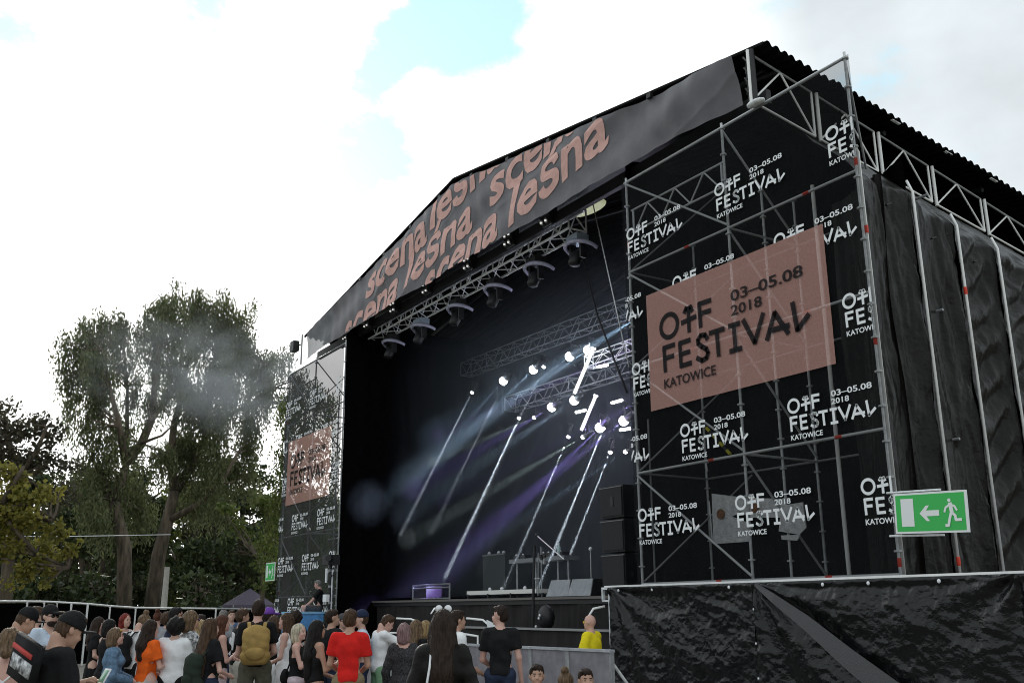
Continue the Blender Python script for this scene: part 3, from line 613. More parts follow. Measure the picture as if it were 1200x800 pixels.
# ------------------------------------------------------------------ rear lights with beams
BEAMFOG = bpy.data.materials.new('haze in the beam'); BEAMFOG.use_nodes = True; _t = BEAMFOG.node_tree; _t.nodes.clear(); _o = N(_t, 'ShaderNodeOutputMaterial'); _v = N(_t, 'ShaderNodeVolumePrincipled'); _v.inputs['Density'].default_value = .10; _v.inputs['Color'].default_value = (.9, .95, 1, 1); _t.links.new(_v.outputs[0], _o.inputs['Volume'])
BD = ray(1412, -1244); BD = -BD/np.linalg.norm(BD)
def lamp(p, d, col, power, ang, kind, label, rad=.13, grp='round spotlights on the rear rig'):
    p = np.array(p); d = np.array(d)/np.linalg.norm(d); u, v, w_ = basis(d)
    T = empty('spotlight' if kind == 'disc' else 'beam_light', tuple(p), label, 'spotlight', grp)
    hs_ = .62 if kind == 'disc' else 1.; MB().path([p-d*.40, p-d*.3, p-d*.02], [rad*.6*hs_, rad*1.05*hs_, rad*1.15*hs_], 12).build('housing', BLACK, T, True)
    (MB().ball(p, rad*.95, 12) if kind == 'disc' else MB().tube(p-d*.03, p+d*.012, rad, n=16)).build('lens', LENS, T, True)
    MB().path([p+u*rad*1.25-d*.15, p+u*rad*1.3-d*.15+np.array([0, 0, .25]), p-u*rad*1.3-d*.15+np.array([0, 0, .25]), p-u*rad*1.25-d*.15], .015).build('yoke', BLACK, T)
    l = bpy.data.lights.new('beam', 'SPOT'); l.energy = power; l.color = col; l.spot_size = R(ang); l.spot_blend = 1. if ang > 3 else .5; l.shadow_soft_size = .02
    o = bpy.data.objects.new('beam', l); COL.objects.link(o); o.parent = T; o.location = Vector(p+d*.04)-T.location; o.rotation_mode = 'QUATERNION'; o.rotation_quaternion = Vector(-d).to_track_quat('Z', 'Y')
    l.shadow_soft_size = .01
    if kind == 'disc':
        o.location = Vector(p+d*(rad+.03))-T.location
        if rad > .1:
            gl = bpy.data.lights.new('added_lens_halo', 'POINT'); gl.energy = 5; gl.color = col; gl.shadow_soft_size = .03; go = bpy.data.objects.new('added_lens_halo', gl); COL.objects.link(go); go.parent = T; go.location = Vector(p+np.array([0, -rad-.12, 0]))-T.location  # added point light that gives the hard lens a halo in the fog
    else:
        hz = MB().tube(p+d*.05, p+d*5.4, .03, .05+5.4*math.tan(R(ang/2)), 12).build('added_beam_haze', BEAMFOG, T); hz['kind'] = 'stuff'  # added cone of denser haze so the thin beam shows
BW = (.62, .80, 1.0); BV = (.45, .30, 1.); BG = (.78, .90, .82)
wide = [((590, 446), (515, 530), BW, .4, 'leftmost of the upper row'), ((625, 433), (535, 520), BW, .8, 'second in the upper row'), ((667.5, 417.6), (585, 480), BW, 1.2, 'third in the upper row'),
        ((689, 410), (600, 470), BW, 1.3, 'rightmost of the upper row, beside the tower'), ((646.6, 477), (540, 540), BV, .8, 'leftmost of the middle pair'), ((673, 469), (560, 545), BW, .8, 'right one of the middle pair'),
        ((703, 501), (600, 600), BV, 1.0, 'lower one of the right pair'), ((731, 493), (620, 580), BV, 1.2, 'closest to the tower edge, low')]
PW = 11000
for (a, b, c, k, lab) in wide:
    p = onY(*a, YB); q = onY(*b, YB-1.0); lamp(p, q-p, c, PW*k, 9, 'disc', 'round white spotlight, '+lab, .135)
# strong beams coming from lamps hidden behind the tower edge
for (a, b, c, k, an) in (((748, 372), (620, 450), (.55, .78, 1), 1.6, 11), ((750, 404), (620, 462), (.55, .25, 1), 2.0, 4), ((750, 470), (560, 570), (.45, .3, 1), .7, 8)):
    p = onY(*a, YB); q = onY(*b, YB-.35); lamp(p, q-p, c, PW*k, an, 'disc', 'spotlight hidden behind the tower edge, '+{372: 'throwing the wide pale blue beam', 404: 'throwing the thin violet beam', 470: 'throwing the low violet beam'}[a[1]], .16, 'spotlights behind the tower edge')
for (a, b, c, k, an) in (((626, 489), (520, 535), BG, 1.3, 5), ((683, 512), (580, 572), BG, 1.3, 6), ((733, 529), (640, 590), BW, .7, 6)):
    p = onY(*a, YB); q = onY(*b, YB-.8); lamp(p, q-p, c, PW*k, an, 'disc', {626: 'small spotlight with greenish white beam, left of the two', 683: 'small spotlight with greenish white beam, right of the two', 733: 'small spotlight low beside the tower edge'}[a[0]], .055, 'small spotlights on the rear rig')
nar = [((553, 460), .6, 'farthest left'), ((590, 450), .25, 'faint, above the left'), ((608, 490), 1.6, 'left of centre, bright'), ((646.6, 479), .9, 'left middle'), ((666, 512), .7, 'centre low'), ((707, 502), 1.6, 'right of centre, bright'), ((715, 530), .9, 'rightmost low'), ((637, 430), .35, 'short faint one')]
for (a, k, lab) in nar:
    p = onY(*a, YB); lamp(p, BD, (.85, .92, 1), PW*5*k, 1.5, 'beam', 'pin beam light shining down to the left, '+lab, .05, 'pin beam lights')
for (a, b, w, lab) in (((695, 409), (673, 461), .05, 'upper one'), ((698, 464), (681, 504), .045, 'lower one')):
    p = onY(*a, YB-.2); q = onY(*b, YB-.4); T = empty('light_tube', tuple(p), 'slanting bright white light tube, '+lab, 'light tube')
    MB().tube(p, q, w, n=10).build('tube', mat('lit tube', (1, 1, 1), .3, emis=(.86, .88, .84), estr=.75), T); MB().tube(p+(p-q)*.03, p, w*1.3, n=10).build('cap', LENS, T)
for i, (a, b) in enumerate((((700, 430), (712, 427.5)), ((675, 483), (686, 480.5)), ((717, 472), (729, 468.5)), ((727, 503.5), (738, 502)))):
    p = onY(*a, YB-.2); q = onY(*b, YB-.2); T = empty('light_bar', tuple(p), 'short white light bar, '+['below the upper spotlights', 'right of the middle pair', 'above the low right spotlight', 'lowest, beside the tower edge'][i], 'light bar', 'short light bars')
    MB().tube(p, q, .035, n=8).build('lit_bar', LENS, T); MB().tube(p+np.array([0, .05, 0]), q+np.array([0, .05, 0]), .045, n=8).build('holder', BLACK, T)
# fog in the stage
fogm = bpy.data.materials.new('stage fog'); fogm.use_nodes = True; t = fogm.node_tree; t.nodes.clear()
fo = N(t, 'ShaderNodeOutputMaterial'); fv = N(t, 'ShaderNodeVolumePrincipled'); fv.inputs['Color'].default_value = (.8, .9, 1, 1); fv.inputs['Density'].default_value = .019; fv.inputs['Anisotropy'].default_value = .2
t.links.new(fv.outputs[0], fo.inputs['Volume'])
tag(MB().box((-21.2, 17.4, 6.1), (13.7, 9.0, 8.1)).build('stage_fog', fogm), 'thin bluish fog hanging inside the stage', 'fog', kind='stuff')
# hanging cables
def cable(pts, r, m, label, cat='cable'):
    o = MB().path(pts, r, 6).build('cable', m, None, True); return tag(o, label, cat)
cable([onY(692, 226, 12.9), onY(715, 330, 12.9), onY(737, 430, 12.9)], .014, ALU, 'bright steel cable hanging by the right tower')
cable([onY(683, 300, 13.4), onY(700, 370, 13.4), onY(725, 435, 13.4), onY(735, 460, 13.4)], .025, BLACK, 'black cable bundle hanging left of the bright cable')
cable([onY(430, 420, 13.4), onY(424, 500, 13.5)], .010, ALU_D, 'thin cable hanging under the left end of the front truss')

# ------------------------------------------------------------------ gear on the deck
ZD = 1.985
def gear(name, px, py, y, label, cat, group=None):
    p = onY(px, py, y); return empty(name, (p[0], y, ZD), label, cat, group), p[0]
# speaker stack
for i, (z, lab) in enumerate(((ZD, 'bottom of the stack'), (ZD+.88, 'middle of the stack'), (ZD+1.6, 'top of the stack'))):
    y = 13.3; x0 = onY(711, 640, y)[0]; x = x0+.42; h = .86 if i == 0 else .70
    T = empty('loudspeaker', (x, y, z), 'black loudspeaker cabinet, '+lab+' beside the right tower', 'loudspeaker', 'stacked loudspeakers')
    b = MB().box((x, y+.2, z+h/2), (.80, .7, h-.02)); b.build('cabinet', mat('speaker black', (.010, .010, .011), .6, bump=.2), T)
    MB().box((x, y-.17, z+h/2), (.74, .02, h-.10)).build('grille', mat('speaker grille', (.018, .018, .02), .8, bump=.5, bscale=120.), T)
    MB().box((x, y-.17, z+h-.04), (.80, .04, .015)).build('top_edge', mat('dull edge', (.2, .2, .2), .6), T)
    if i == 2: MB().box((x+.05, y-.185, z+h*.5), (.09, .02, .20)).build('handle', BLACK, T)
# wedge monitors
def wedge(px, y, w, label, h=.36):
    T, x = gear('wedge_monitor', px, 692, y, label, 'stage monitor', 'floor monitors')
    V = [(x-w/2, y, ZD), (x+w/2, y, ZD), (x+w/2-.05, y+.12, ZD+h), (x-w/2+.05, y+.12, ZD+h), (x-w/2, y+.5, ZD), (x+w/2, y+.5, ZD), (x+w/2-.05, y+.4, ZD+h), (x-w/2+.05, y+.4, ZD+h)]
    rawmesh('cabinet', V, [(0, 1, 2, 3), (4, 7, 6, 5), (0, 4, 5, 1), (3, 2, 6, 7), (0, 3, 7, 4), (1, 5, 6, 2)], BLACK, T)
    V2 = [(v[0]*1, v[1]-.012, v[2]) for v in V[:4]]; V3 = [(v[0], v[1]-.03, v[2]+.005) for v in V[:4]]
    rawmesh('grille', V2+V3, [(0, 1, 2, 3), (4, 5, 6, 7), (0, 1, 5, 4), (3, 2, 6, 7)], GREYM, T)
wedge(653.5, 13.0, .86, 'grey fronted wedge monitor, left of the pair near the right tower'); wedge(679, 13.0, .86, 'grey fronted wedge monitor, right of the pair near the right tower')
wedge(431, 13.1, .62, 'lone grey fronted wedge monitor at the left side of the stage', .40)
# white edged riser
T, x = gear('riser', 588, 697, 13.1, 'low white edged riser at the middle of the stage front', 'riser')
xa_, xb_ = onY(547, 697, 13.1)[0], onY(628, 697, 13.1)[0]
MB().box(((xa_+xb_)/2, 13.6, ZD+.14), (xb_-xa_, 1.0, .10)).build('platform_top', mat('riser white edge', (.75, .74, .70), .6), T)
for f in (.02, .33, .66, .98): MB().box((xa_+(xb_-xa_)*f, 13.12, ZD+.05), (.06, .06, .12)).build('foot', BLACK, T)
for px in (574, 588, 615): xx = onY(px, 690, 13.15)[0]; MB().ball((xx, 13.15, ZD+.22), .045, 8).build('knob', STEEL, T, True)
# black cabinet on riser
T, x = gear('black_cabinet', 586, 690, 14.2, 'dark cabinet standing on the riser left of the keyboard table', 'cabinet')
MB().box((x, 14.4, ZD+.19+.48), (1.15, .8, .95)).build('body', mat('dark green black', (.016, .022, .022), .7), T); MB().box((x, 14.0, ZD+1.15), (1.15, .06, .03)).build('lid_edge', mat('dull lid', (.12, .12, .12), .5), T)
for s in (-.4, .1, .35): MB().ball((x+s, 14.1, ZD+1.20), .05, 8).build('dial', STEEL_D, T, True)
# keyboard table with gear
T, x = gear('keyboard_table', 640, 655, 13.9, 'narrow grey table on thin legs crowded with small instruments', 'table')
za = onY(640, 655, 13.9)[2]
x1_, x2_ = onY(603, 650, 13.9)[0], onY(668, 652, 13.9)[0]
MB().box(((x1_+x2_)/2, 13.95, za), (x2_-x1_, .45, .10)).build('table_top', mat('table grey', (.16, .17, .18), .5), T)
for px in (606, 628, 654, 666): xx = onY(px, 660, 13.9)[0]; MB().tube((xx, 13.9, ZD), (xx, 13.9, za), .022).build('leg', STEEL_D, T)
for i, px in enumerate((608, 616, 640, 646, 660)):
    xx = onY(px, 650, 13.9)[0]; T2 = empty('small_instrument', (xx, 13.9, za+.05), 'small dark instrument on the table, '+['leftmost', 'second from left', 'in the middle', 'right of middle', 'by the bottle'][i], 'instrument'); MB().box((xx, 13.9, za+.10), (.20, .2, .09)).build('case', BLACK, T2); MB().ball((xx, 13.82, za+.16), .025, 6).build('knob', ALU, T2, True)
xx = onY(659, 645, 13.9)[0]; T2 = empty('bottle', (xx, 13.9, za+.05), 'pale drinking bottle standing on the instrument table', 'bottle'); MB().path([(xx, 13.8, za+.05), (xx, 13.8, za+.25), (xx, 13.8, za+.30), (xx, 13.8, za+.36)], [.045, .045, .02, .02]).build('glass', mat('pale bottle', (.45, .6, .6), .2), T2, True)
# mic stands
def mic(px, pyb, pyt, y, label, boom=None):
    p = onY(px, pyt, y); T = empty('microphone_stand', (p[0], y, ZD), label, 'microphone stand', 'microphone stands')
    MB().tube((p[0], y, ZD), (p[0], y, p[2]), .014).build('pole', STEEL_D, T)
    for a in (0, 2.1, 4.2): MB().tube((p[0], y, ZD+.12), (p[0]+.28*math.cos(a), y+.28*math.sin(a), ZD), .01).build('foot', BLACK, T)
    if boom: a = onY(*boom[0], y); b = onY(*boom[1], y); MB().tube(a, b, .013).build('boom', ALU, T); MB().ball(tuple(a), .05, 8).build('microphone', BLACK, T, True)
    else: MB().ball((p[0], y, p[2]+.04), .045, 8).build('microphone', STEEL, T, True)
mic(634, 697, 640, 13.3, 'microphone stand with long slanting boom at the instrument table', ((629, 627), (661, 655)))
mic(692, 697, 645, 13.3, 'thin upright microphone stand right of the wedge monitors')
mic(437, 697, 664, 13.6, 'microphone stand beside the lone monitor'); mic(428, 697, 642, 14.5, 'taller microphone stand at the left of the stage'); mic(459, 697, 680, 14.2, 'short microphone stand left of the flight case frame')
# flight-case frame
T, x = gear('metal_frame', 502, 697, 13.4, 'low grey metal frame with a dark case inside', 'frame')
xa_, xb_ = onY(484, 697, 13.4)[0], onY(527, 697, 13.4)[0]; zt = onY(500, 685, 13.4)[2]
for z in (ZD+.03, zt, zt-.09): MB().tube((xa_, 13.4, z), (xb_, 13.4, z), .022).build('crossbar', mat('frame grey', (.25, .26, .26), .5, .4), T)
for xx in (xa_, xb_): MB().tube((xx, 13.4, ZD), (xx, 13.4, zt), .028).build('upright', mat('frame grey', (.25,)*3), T)
MB().box((xa_+.3, 13.7, ZD+.2), (.9, .5, .36)).build('case', BLACK, T)
# black lamp on tripod in front of stage
p = onY(640, 720, 12.0); T = empty('floor_followspot', (p[0], 12.0, 1.34), 'black lamp and tripod in front of the stage skirt', 'stage light')
MB().ball((p[0], 12.0, p[2]-.05), .22, 12, (1, .8, 1.2)).build('lamp_body', BLACK, T, True)
for dx in (-.09, .02, .06): MB().ball((p[0]+dx, 11.8, p[2]-.1+dx*1.5), .03, 6).build('glint', ALU, T, True)  # small bright balls modelled as glints on the lamp body
xp = onY(624, 700, 12.0)[0]; MB().tube((xp, 12.0, 1.3), (xp+.1, 12.0, 3.05), .03).build('mast', BLACK, T); MB().tube((xp+.22, 12., 2.0), (xp+.25, 12., 2.9), .012).build('rod', STEEL_D, T); MB().tube((xp+.05, 12, 2.35), (xp+.3, 12, 2.35), .012).build('crosspiece', STEEL_D, T)
for a in range(7): MB().box((p[0]-.1+.08*math.cos(a*2), 12.0, 2.75+.1*math.sin(a*3)), (.06, .05, .06)).build('fitting', BLACK if a % 2 else STEEL_D, T)

# ------------------------------------------------------------------ added pale sheet: brightness of a drape gap seen through the tower mesh
pp = [onY(*q, 12.45) for q in ((834, 578), (875, 583), (866, 600), (858, 605), (876, 612), (879, 634), (836, 637))]
T = empty('gap_sheet', tuple(pp[0]), 'added pale sheet with round brown spots for the bright gap in the drape behind the right mesh', 'gap sheet')
SIL = mat('pale crinkled gap sheet', (.85, .88, .9), .5, .1, .2, 9., bump=1., bscale=22.)
def slab(name, P, m, par, y0, th=.02):
    n = len(P); V = [(p[0], y0, p[2]) for p in P]+[(p[0], y0+th, p[2]) for p in P]
    return rawmesh(name, V, [tuple(range(n)), tuple(range(2*n-1, n-1, -1))]+[(i, (i+1) % n, n+(i+1) % n, n+i) for i in range(n)], m, par)
slab('left_piece', pp, SIL, T, 12.45)
slab('top_piece', [onY(*q, 12.45) for q in ((875, 583), (920, 584), (918, 606), (880, 606), (866, 600))], SIL, T, 12.47)
slab('right_piece', [onY(*q, 12.45) for q in ((915, 592), (940, 588), (944, 618), (936, 626), (912, 622))], SIL, T, 12.46)
slab('bottom_piece', [onY(*q, 12.45) for q in ((915, 627), (938, 626), (934, 633), (916, 632))], SIL, T, 12.45)
for (a, b, r_) in ((844, 602, .09), (884, 595, .08)):
    c = onY(a, b, 12.42); MB().tube((c[0], 12.42, c[2]), (c[0], 12.44, c[2]), r_, n=14).build('brown_spot', mat('rust brown', (.28, .13, .06), .8, var=.4, vscale=20.), T)
for (a, b) in (((831, 587), (835, 636)), ((827, 540), (829, 552))):
    P0 = onY(*a, 12.3); P1 = onY(*b, 12.3); MB().tube(P0, P1, .012).build('bright_edge', WHITEPR, T)
P0 = onY(824, 497, 12.2); P1 = onY(856, 532, 12.2)
T = empty('warning_tape', tuple(P0), 'yellow and black warning tape on a slanting tube', 'tape')
for i in range(8):
    a = P0+(P1-P0)*i/8; b_ = P0+(P1-P0)*(i+1)/8; MB().tube(a, b_, .03).build('stripe', mat('tape yellow', (.7, .65, .03), .5) if i % 2 else BLACK, T)

# ------------------------------------------------------------------ crowd barrier in front of the stage
YBAR = 8.6
def barrier_panel(x0, x1, y0, y1, label):
    T = empty('crowd_barrier', ((x0+x1)/2, (y0+y1)/2, 0), label, 'crowd barrier', 'metal crowd barriers')
    L = math.hypot(x1-x0, y1-y0); a = math.atan2(y1-y0, x1-x0); c = ((x0+x1)/2, (y0+y1)/2)
    MB().box((c[0], c[1], .60), (L-.03, .03, 1.12), rz=a).build('panel', GREYBAR, T)
    MB().box((c[0], c[1], 1.175), (L, .09, .035), rz=a).build('top_rail', mat('barrier rail', (.62, .66, .70), .35, .6, .15), T)
    for f in (.02, .98): MB().box((x0+(x1-x0)*f, y0+(y1-y0)*f, .6), (.04, .06, 1.14), rz=a).build('upright', STEEL_D, T)
    for f in (.1, .9):
        xx, yy = x0+(x1-x0)*f, y0+(y1-y0)*f; MB().tube((xx, yy, 1.1), (xx+.05, yy+.9, .03), .022).build('stay', STEEL, T)
    MB().box((c[0], c[1]+.5, .02), (L, 1.0, .03), rz=a).build('tread_plate', STEEL_D, T)
bx = [-10.98, -11.9, -12.75, -13.75, -14.8, -15.85, -16.9, -17.95, -19.0, -20.05, -21.1, -22.15, -23.2]
for i in range(len(bx)-1):
    d0 = .30*i/4; d1 = .30*(i+1)/4
    barrier_panel(bx[i+1], bx[i], 8.5-min(d1, .55)*(1 if i < 3 else 1)+(0), 8.5-min(d0, .55), ['grey crowd barrier panel at the right end, beside the plastic wall', 'grey crowd barrier panel behind the three low heads', 'crowd barrier panel behind the man in the black shirt'][i] if i < 3 else 'crowd barrier panel hidden behind the crowd, '+['fourth', 'fifth', 'sixth', 'seventh', 'eighth', 'ninth', 'tenth', 'eleventh', 'twelfth'][i-3]+' from the right end')
# bent steel pit rails
def rail_u(pts, label):
    T = empty('pit_rail', tuple(pts[0]), label, 'handrail', 'pale pit handrails'); MB().path(pts, .022).build('bent_tube', WHITEPOLE, T, True); return T
for i, (a, lab) in enumerate(((((465, 724), (482, 725), (492, 729), (493, 745)), 'pale bent handrail above the white shirted man'), (((456, 752), (457, 741), (478, 741)), 'pale short handrail right of the green trousers'),
                             (((547, 724), (566, 726), (572, 731), (573, 745)), 'pale bent handrail beside the man in the black shirt'), (((541, 742), (560, 745), (560, 758)), 'pale low handrail behind the long dark hair'))):
    pts = [onY(*q, 10.3) for q in a]; pts.append(np.array([pts[-1][0], 10.3, .0])); rail_u(pts, lab)
w0 = [onY(*q, 10.25) for q in ((570, 726), (584, 733), (572, 742))]
T = empty('gusset_plate', tuple(w0[0]), 'white triangular plate on the bent handrail', 'plate'); slab('plate', w0, WHITEPR, T, 10.25)
for (a, b_) in (((483, 726), (493, 729)),): pass

# ------------------------------------------------------------------ fence at the left
FN = empty('site_fence', tuple(atd(60, 712, 38)*[1, 1, 0]), 'long temporary fence of black cloth panels in pale steel frames in front of the trees', 'fence')
fpx = [(-60, 702.5, 34), (-2, 703, 34), (32, 703.5, 35), (52, 703.5, 36), (67, 705, 37), (84, 706, 37), (103, 707, 37), (129, 709.5, 38), (159, 711.5, 39), (253, 712.5, 41), (330, 714, 44)]
for i in range(len(fpx)-1):
    A = atd(*fpx[i]); B = atd(*fpx[i+1]); A[2] = min(A[2], 2.05); B[2] = min(B[2], 2.05)
    pipe('post', (A[0], A[1], 0), A, .035, WHITEPOLE, FN); pipe('top_bar', A, B, .03, WHITEPOLE if i < 9 else STEEL_D, FN)
    rawmesh('cloth_panel', [(A[0], A[1], .05), (B[0], B[1], .05), B-[0, 0, .06], A-[0, 0, .06]], [(0, 1, 2, 3)], BLACKC, FN)
pipe('post', (B[0], B[1], 0), B, .035, WHITEPOLE, FN)

# pavilion tent
ap = atd(293, 691, 62); cx_, cy_ = ap[0], ap[1]
T = empty('pavilion_tent', (cx_, cy_, 0), 'dull purple pyramid roofed tent behind the crowd by the left tower', 'tent'); r_ = 1.25; ze = 2.02
cs = [(cx_-r_, cy_-r_, ze), (cx_+r_*.8, cy_-r_, ze), (cx_+r_*.8, cy_+r_, ze), (cx_-r_, cy_+r_, ze)]
rawmesh('roof', cs+[(cx_, cy_, ap[2]+.1)]+[(c[0], c[1], ze-.25) for c in cs], [(0, 1, 4), (1, 2, 4), (2, 3, 4), (3, 0, 4)]+[(i, (i+1) % 4, 5+(i+1) % 4, 5+i) for i in range(4)], mat('purple grey canvas', (.13, .11, .15), .8, var=.15, transl=.2), T)
for c in cs: MB().tube((c[0], c[1], 0), (c[0], c[1], ze), .03).build('leg', STEEL_D, T)
# concrete pole
A = atd(192, 708, 50); B = atd(196, 664, 50)
T = empty('concrete_pole', (A[0], A[1], 0), 'pale slim concrete pole in front of the tree trunks', 'pole'); MB().tube((A[0], A[1], 0), B, .18, .12, 10).build('shaft', mat('pale concrete', (.42, .40, .36), .9, var=.15), T)
cable([atd(-40, 627, 44), atd(60, 628.5, 46), atd(200, 626, 50)], .02, ALU, 'pale overhead cable running through the trees at the left')
# blue crates beside left tower
p = atd(355, 716, 30); T = empty('blue_crate', (p[0], p[1], 0), 'bright blue crate top showing over the crowd by the left tower', 'crate')
MB().box((p[0], p[1], .85), (1.2, .8, 1.55)).build('box', mat('blue plastic', (.10, .30, .62), .5, var=.2), T); MB().box((p[0], p[1], 1.65), (1.25, .85, .06)).build('lid', mat('pale blue plastic', (.25, .5, .75), .5), T)
# camera crane by the left tower
p = onZ(384, 700, 2.0); px_, py_ = onY(386, 700, 11.0)[:2]
T = empty('camera_crane', (px_, py_, 0), 'black camera on a tall stand beside the seated man', 'camera')
zc1 = onY(386, 660, 11.0)[2]
MB().tube((px_, py_, 0), (px_, py_, zc1), .05).build('column', BLACK, T); MB().tube((px_+.18, py_, 1.2), (px_+.15, py_, zc1-.2), .02).build('rod', STEEL, T)
MB().box((px_, py_, zc1+.1), (.5, .35, .28)).build('camera_body', BLACK, T); MB().tube((px_+.2, py_-.1, zc1+.12), (px_+.55, py_-.3, zc1+.12), .09).build('lens_barrel', BLACK, T)
MB().box((px_+.2, py_-.2, zc1-.35), (.07, .04, .4)).build('side_plate', WHITEPR, T); MB().box((px_+.25, py_-.2, 2.05), (.26, .1, .2)).build('white_box', WHITEPR, T)
for k in range(10): MB().box((px_+.15*math.sin(k*2.2), py_, zc1-.2-.15*k), (.10, .10, .07)).build('fitting', STEEL_D if k % 3 == 0 else BLACK, T)
MB().box((px_-.9, py_+.1, 1.0), (2.6, 1.2, .10)).build('platform_board', BLACK, T)
for dx in (-2.1, .3): MB().tube((px_+dx, py_, 0), (px_+dx, py_, 1.0), .03).build('platform_leg', STEEL_D, T)

# ------------------------------------------------------------------ trees
def leaves(name, cl, m, parent, size=(.20, .09), droop=.3, strand=0):
    """cl: list of (centre, (rx,ry,rz), count); every leaf its own small quad"""
    P = []
    for c, r, n in cl:
        v = rng.normal(size=(n, 3)); v /= np.linalg.norm(v, axis=1)[:, None]; q = rng.random(n)**.45
        base = np.array(c)+v*q[:, None]*np.array(r)
        if strand:
            k = max(1, n//strand); s = base[:k]; s = np.repeat(s, strand, 0)[:n]; dz = np.tile(np.linspace(0, 1, strand), k)[:len(s)]
            L = (np.repeat(.6+1.6*rng.random(k), strand)[:len(s)]); s = s+np.stack([.10*rng.normal(size=len(s)), .10*rng.normal(size=len(s)), -dz*L], 1); base = s
        P.append(base)
    P = np.concatenate(P); n = len(P)
    a = rng.normal(size=(n, 3)); a[:, 2] -= droop*3; a /= np.linalg.norm(a, axis=1)[:, None]
    b = np.cross(a, rng.normal(size=(n, 3))); b /= np.linalg.norm(b, axis=1)[:, None]+1e-9
    s = (.6+.8*rng.random(n))[:, None]; a = a*s*size[0]/2; b = b*s*size[1]/2
    V = np.stack([P-a, P+b, P+a, P-b], 1).reshape(-1, 3); Fc = np.arange(4*n).reshape(n, 4)
    me = bpy.data.meshes.new(name); org = np.array(wloc(parent)); V = V-org
    me.vertices.add(4*n); me.vertices.foreach_set('co', V.ravel()); me.loops.add(4*n); me.loops.foreach_set('vertex_index', Fc.ravel()); me.polygons.add(n); me.polygons.foreach_set('loop_start', np.arange(0, 4*n, 4)); me.update(calc_edges=True)
    me.materials.append(m); o = bpy.data.objects.new(name, me); COL.objects.link(o); o.parent = parent; return o
def limb(b, p0, p1, r0, r1, wob=.06, n=6):
    p0 = np.array(p0, float); p1 = np.array(p1, float); L = np.linalg.norm(p1-p0); pts = [p0+(p1-p0)*t+(rng.normal(size=3)*wob*L*.3 if 0 < t < 1 else 0) for t in np.linspace(0, 1, n)]
    b.path(pts, list(np.linspace(r0, r1, n)), 8); return pts
WIL = leafmat('willow leaves', (.076, .098, .042), (.165, .178, .080), .38)
DKG = leafmat('dark leaves', (.026, .042, .018), (.075, .095, .035), .35)
YEL = leafmat('yellow green leaves', (.15, .155, .032), (.36, .32, .07), .45)
BRO = leafmat('brownish leaves', (.035, .035, .022), (.085, .075, .045), .3)
LGT = leafmat('light green leaves', (.06, .09, .02), (.17, .20, .05), .4)
def px_tree(name, label, D, trunk, limbs, blobs, m, dens, size, strand=0, droop=.3, tr=.45, twigs=True, ry=1.0):
    """trunk/limbs in picture coordinates unprojected on a vertical plane at range D; blobs (px,py,r px, depth offset m)"""
    base = atd(*trunk[0], D); base[2] = 0
    T = empty(name, tuple(base), label, 'tree')
    b = MB(); pts = [base]+[atd(*q, D) for q in trunk[1:]]; b.path(pts, list(np.linspace(tr, tr*.6, len(pts))), 10); b.build('trunk', BARK, T, True)
    tips = []
    for l in limbs:
        b = MB(); P = [atd(q[0], q[1], D+(q[2] if len(q) > 2 else 0)) for q in l[:-1]]; r0 = l[-1]; b.path([p+rng.normal(size=3)*.05 for p in P], list(np.linspace(r0, r0*.35, len(P))), 8); b.build('limb', BARK, T, True); tips += P
    cl = []; tw = MB()
    for (x, y, r, dz) in blobs:
        c = atd(x, y, D+dz); R_m = r*(D+dz)/1150; n = int(dens*R_m**2)
        for _ in range(5):                       # each blob is a knot of smaller sprays
            o_ = rng.normal(size=3)*R_m*.42; cl.append((c+o_, (R_m*.62,)*2+(R_m*.55,), n//5))
            if twigs and tips:
                near = min(tips, key=lambda t_: np.linalg.norm(t_-c-o_)+(5 if t_[2] > (c+o_)[2] else 0)); 
                if rng.random() < .6: limb(tw, near, c+o_, .05, .012, .1, 5)
    if tw.n: tw.build('twigs', BARK, T)['kind'] = 'stuff'
    leaves('crown', cl, m, T, size, droop, strand); return T
px_tree('willow_tree', 'tall grey green willow with forked trunk, left one of the big pair', 56, [(150, 706), (146, 640), (136, 600), (134, 585)],
        [[(134, 585), (142, 560), (147, 542), .38], [(147, 542), (140, 500, -1), (128, 455, -1), (118, 410, -1), .2], [(147, 542), (165, 520, 1), (176, 490, 1), (182, 450), (186, 410), (190, 380), .28], [(176, 490), (196, 470, 2), (210, 440, 2), (214, 400, 2), .16], [(147, 542), (150, 500, 2), (148, 455, 2), (144, 400, 2), .15], [(165, 520), (190, 508, -1), (205, 495, -1), .10], [(134, 585), (120, 560), (108, 540), .13]],
        [(90, 402, 17, 0), (108, 392, 20, 0), (125, 380, 20, 1), (140, 390, 18, 0), (118, 420, 20, -1), (128, 440, 18, 0), (112, 450, 16, 0), (92, 440, 13, 0), (88, 470, 12, 0), (120, 470, 16, 0), (126, 495, 16, 0), (100, 495, 13, 0), (180, 372, 22, 0), (200, 362, 20, 1), (168, 390, 15, 0), (192, 392, 20, 1), (215, 385, 16, 0), (175, 415, 15, 0), (205, 420, 18, 2), (160, 440, 9, 2), (72, 402, 6, 0), (130, 530, 25, 0), (108, 545, 22, 0), (150, 560, 22, 1), (95, 575, 22, 0), (200, 450, 16, 2), (150, 420, 14, 1), (155, 460, 13, 2), (175, 470, 14, 1), (80, 430, 13, 0), (100, 420, 16, 1), (150, 500, 14, 2), (185, 520, 18, 2), (165, 590, 22, 1), (120, 590, 22, -1), (150, 375, 14, 1)],
        WIL, 1250, (.26, .075), 7, .7, .42)
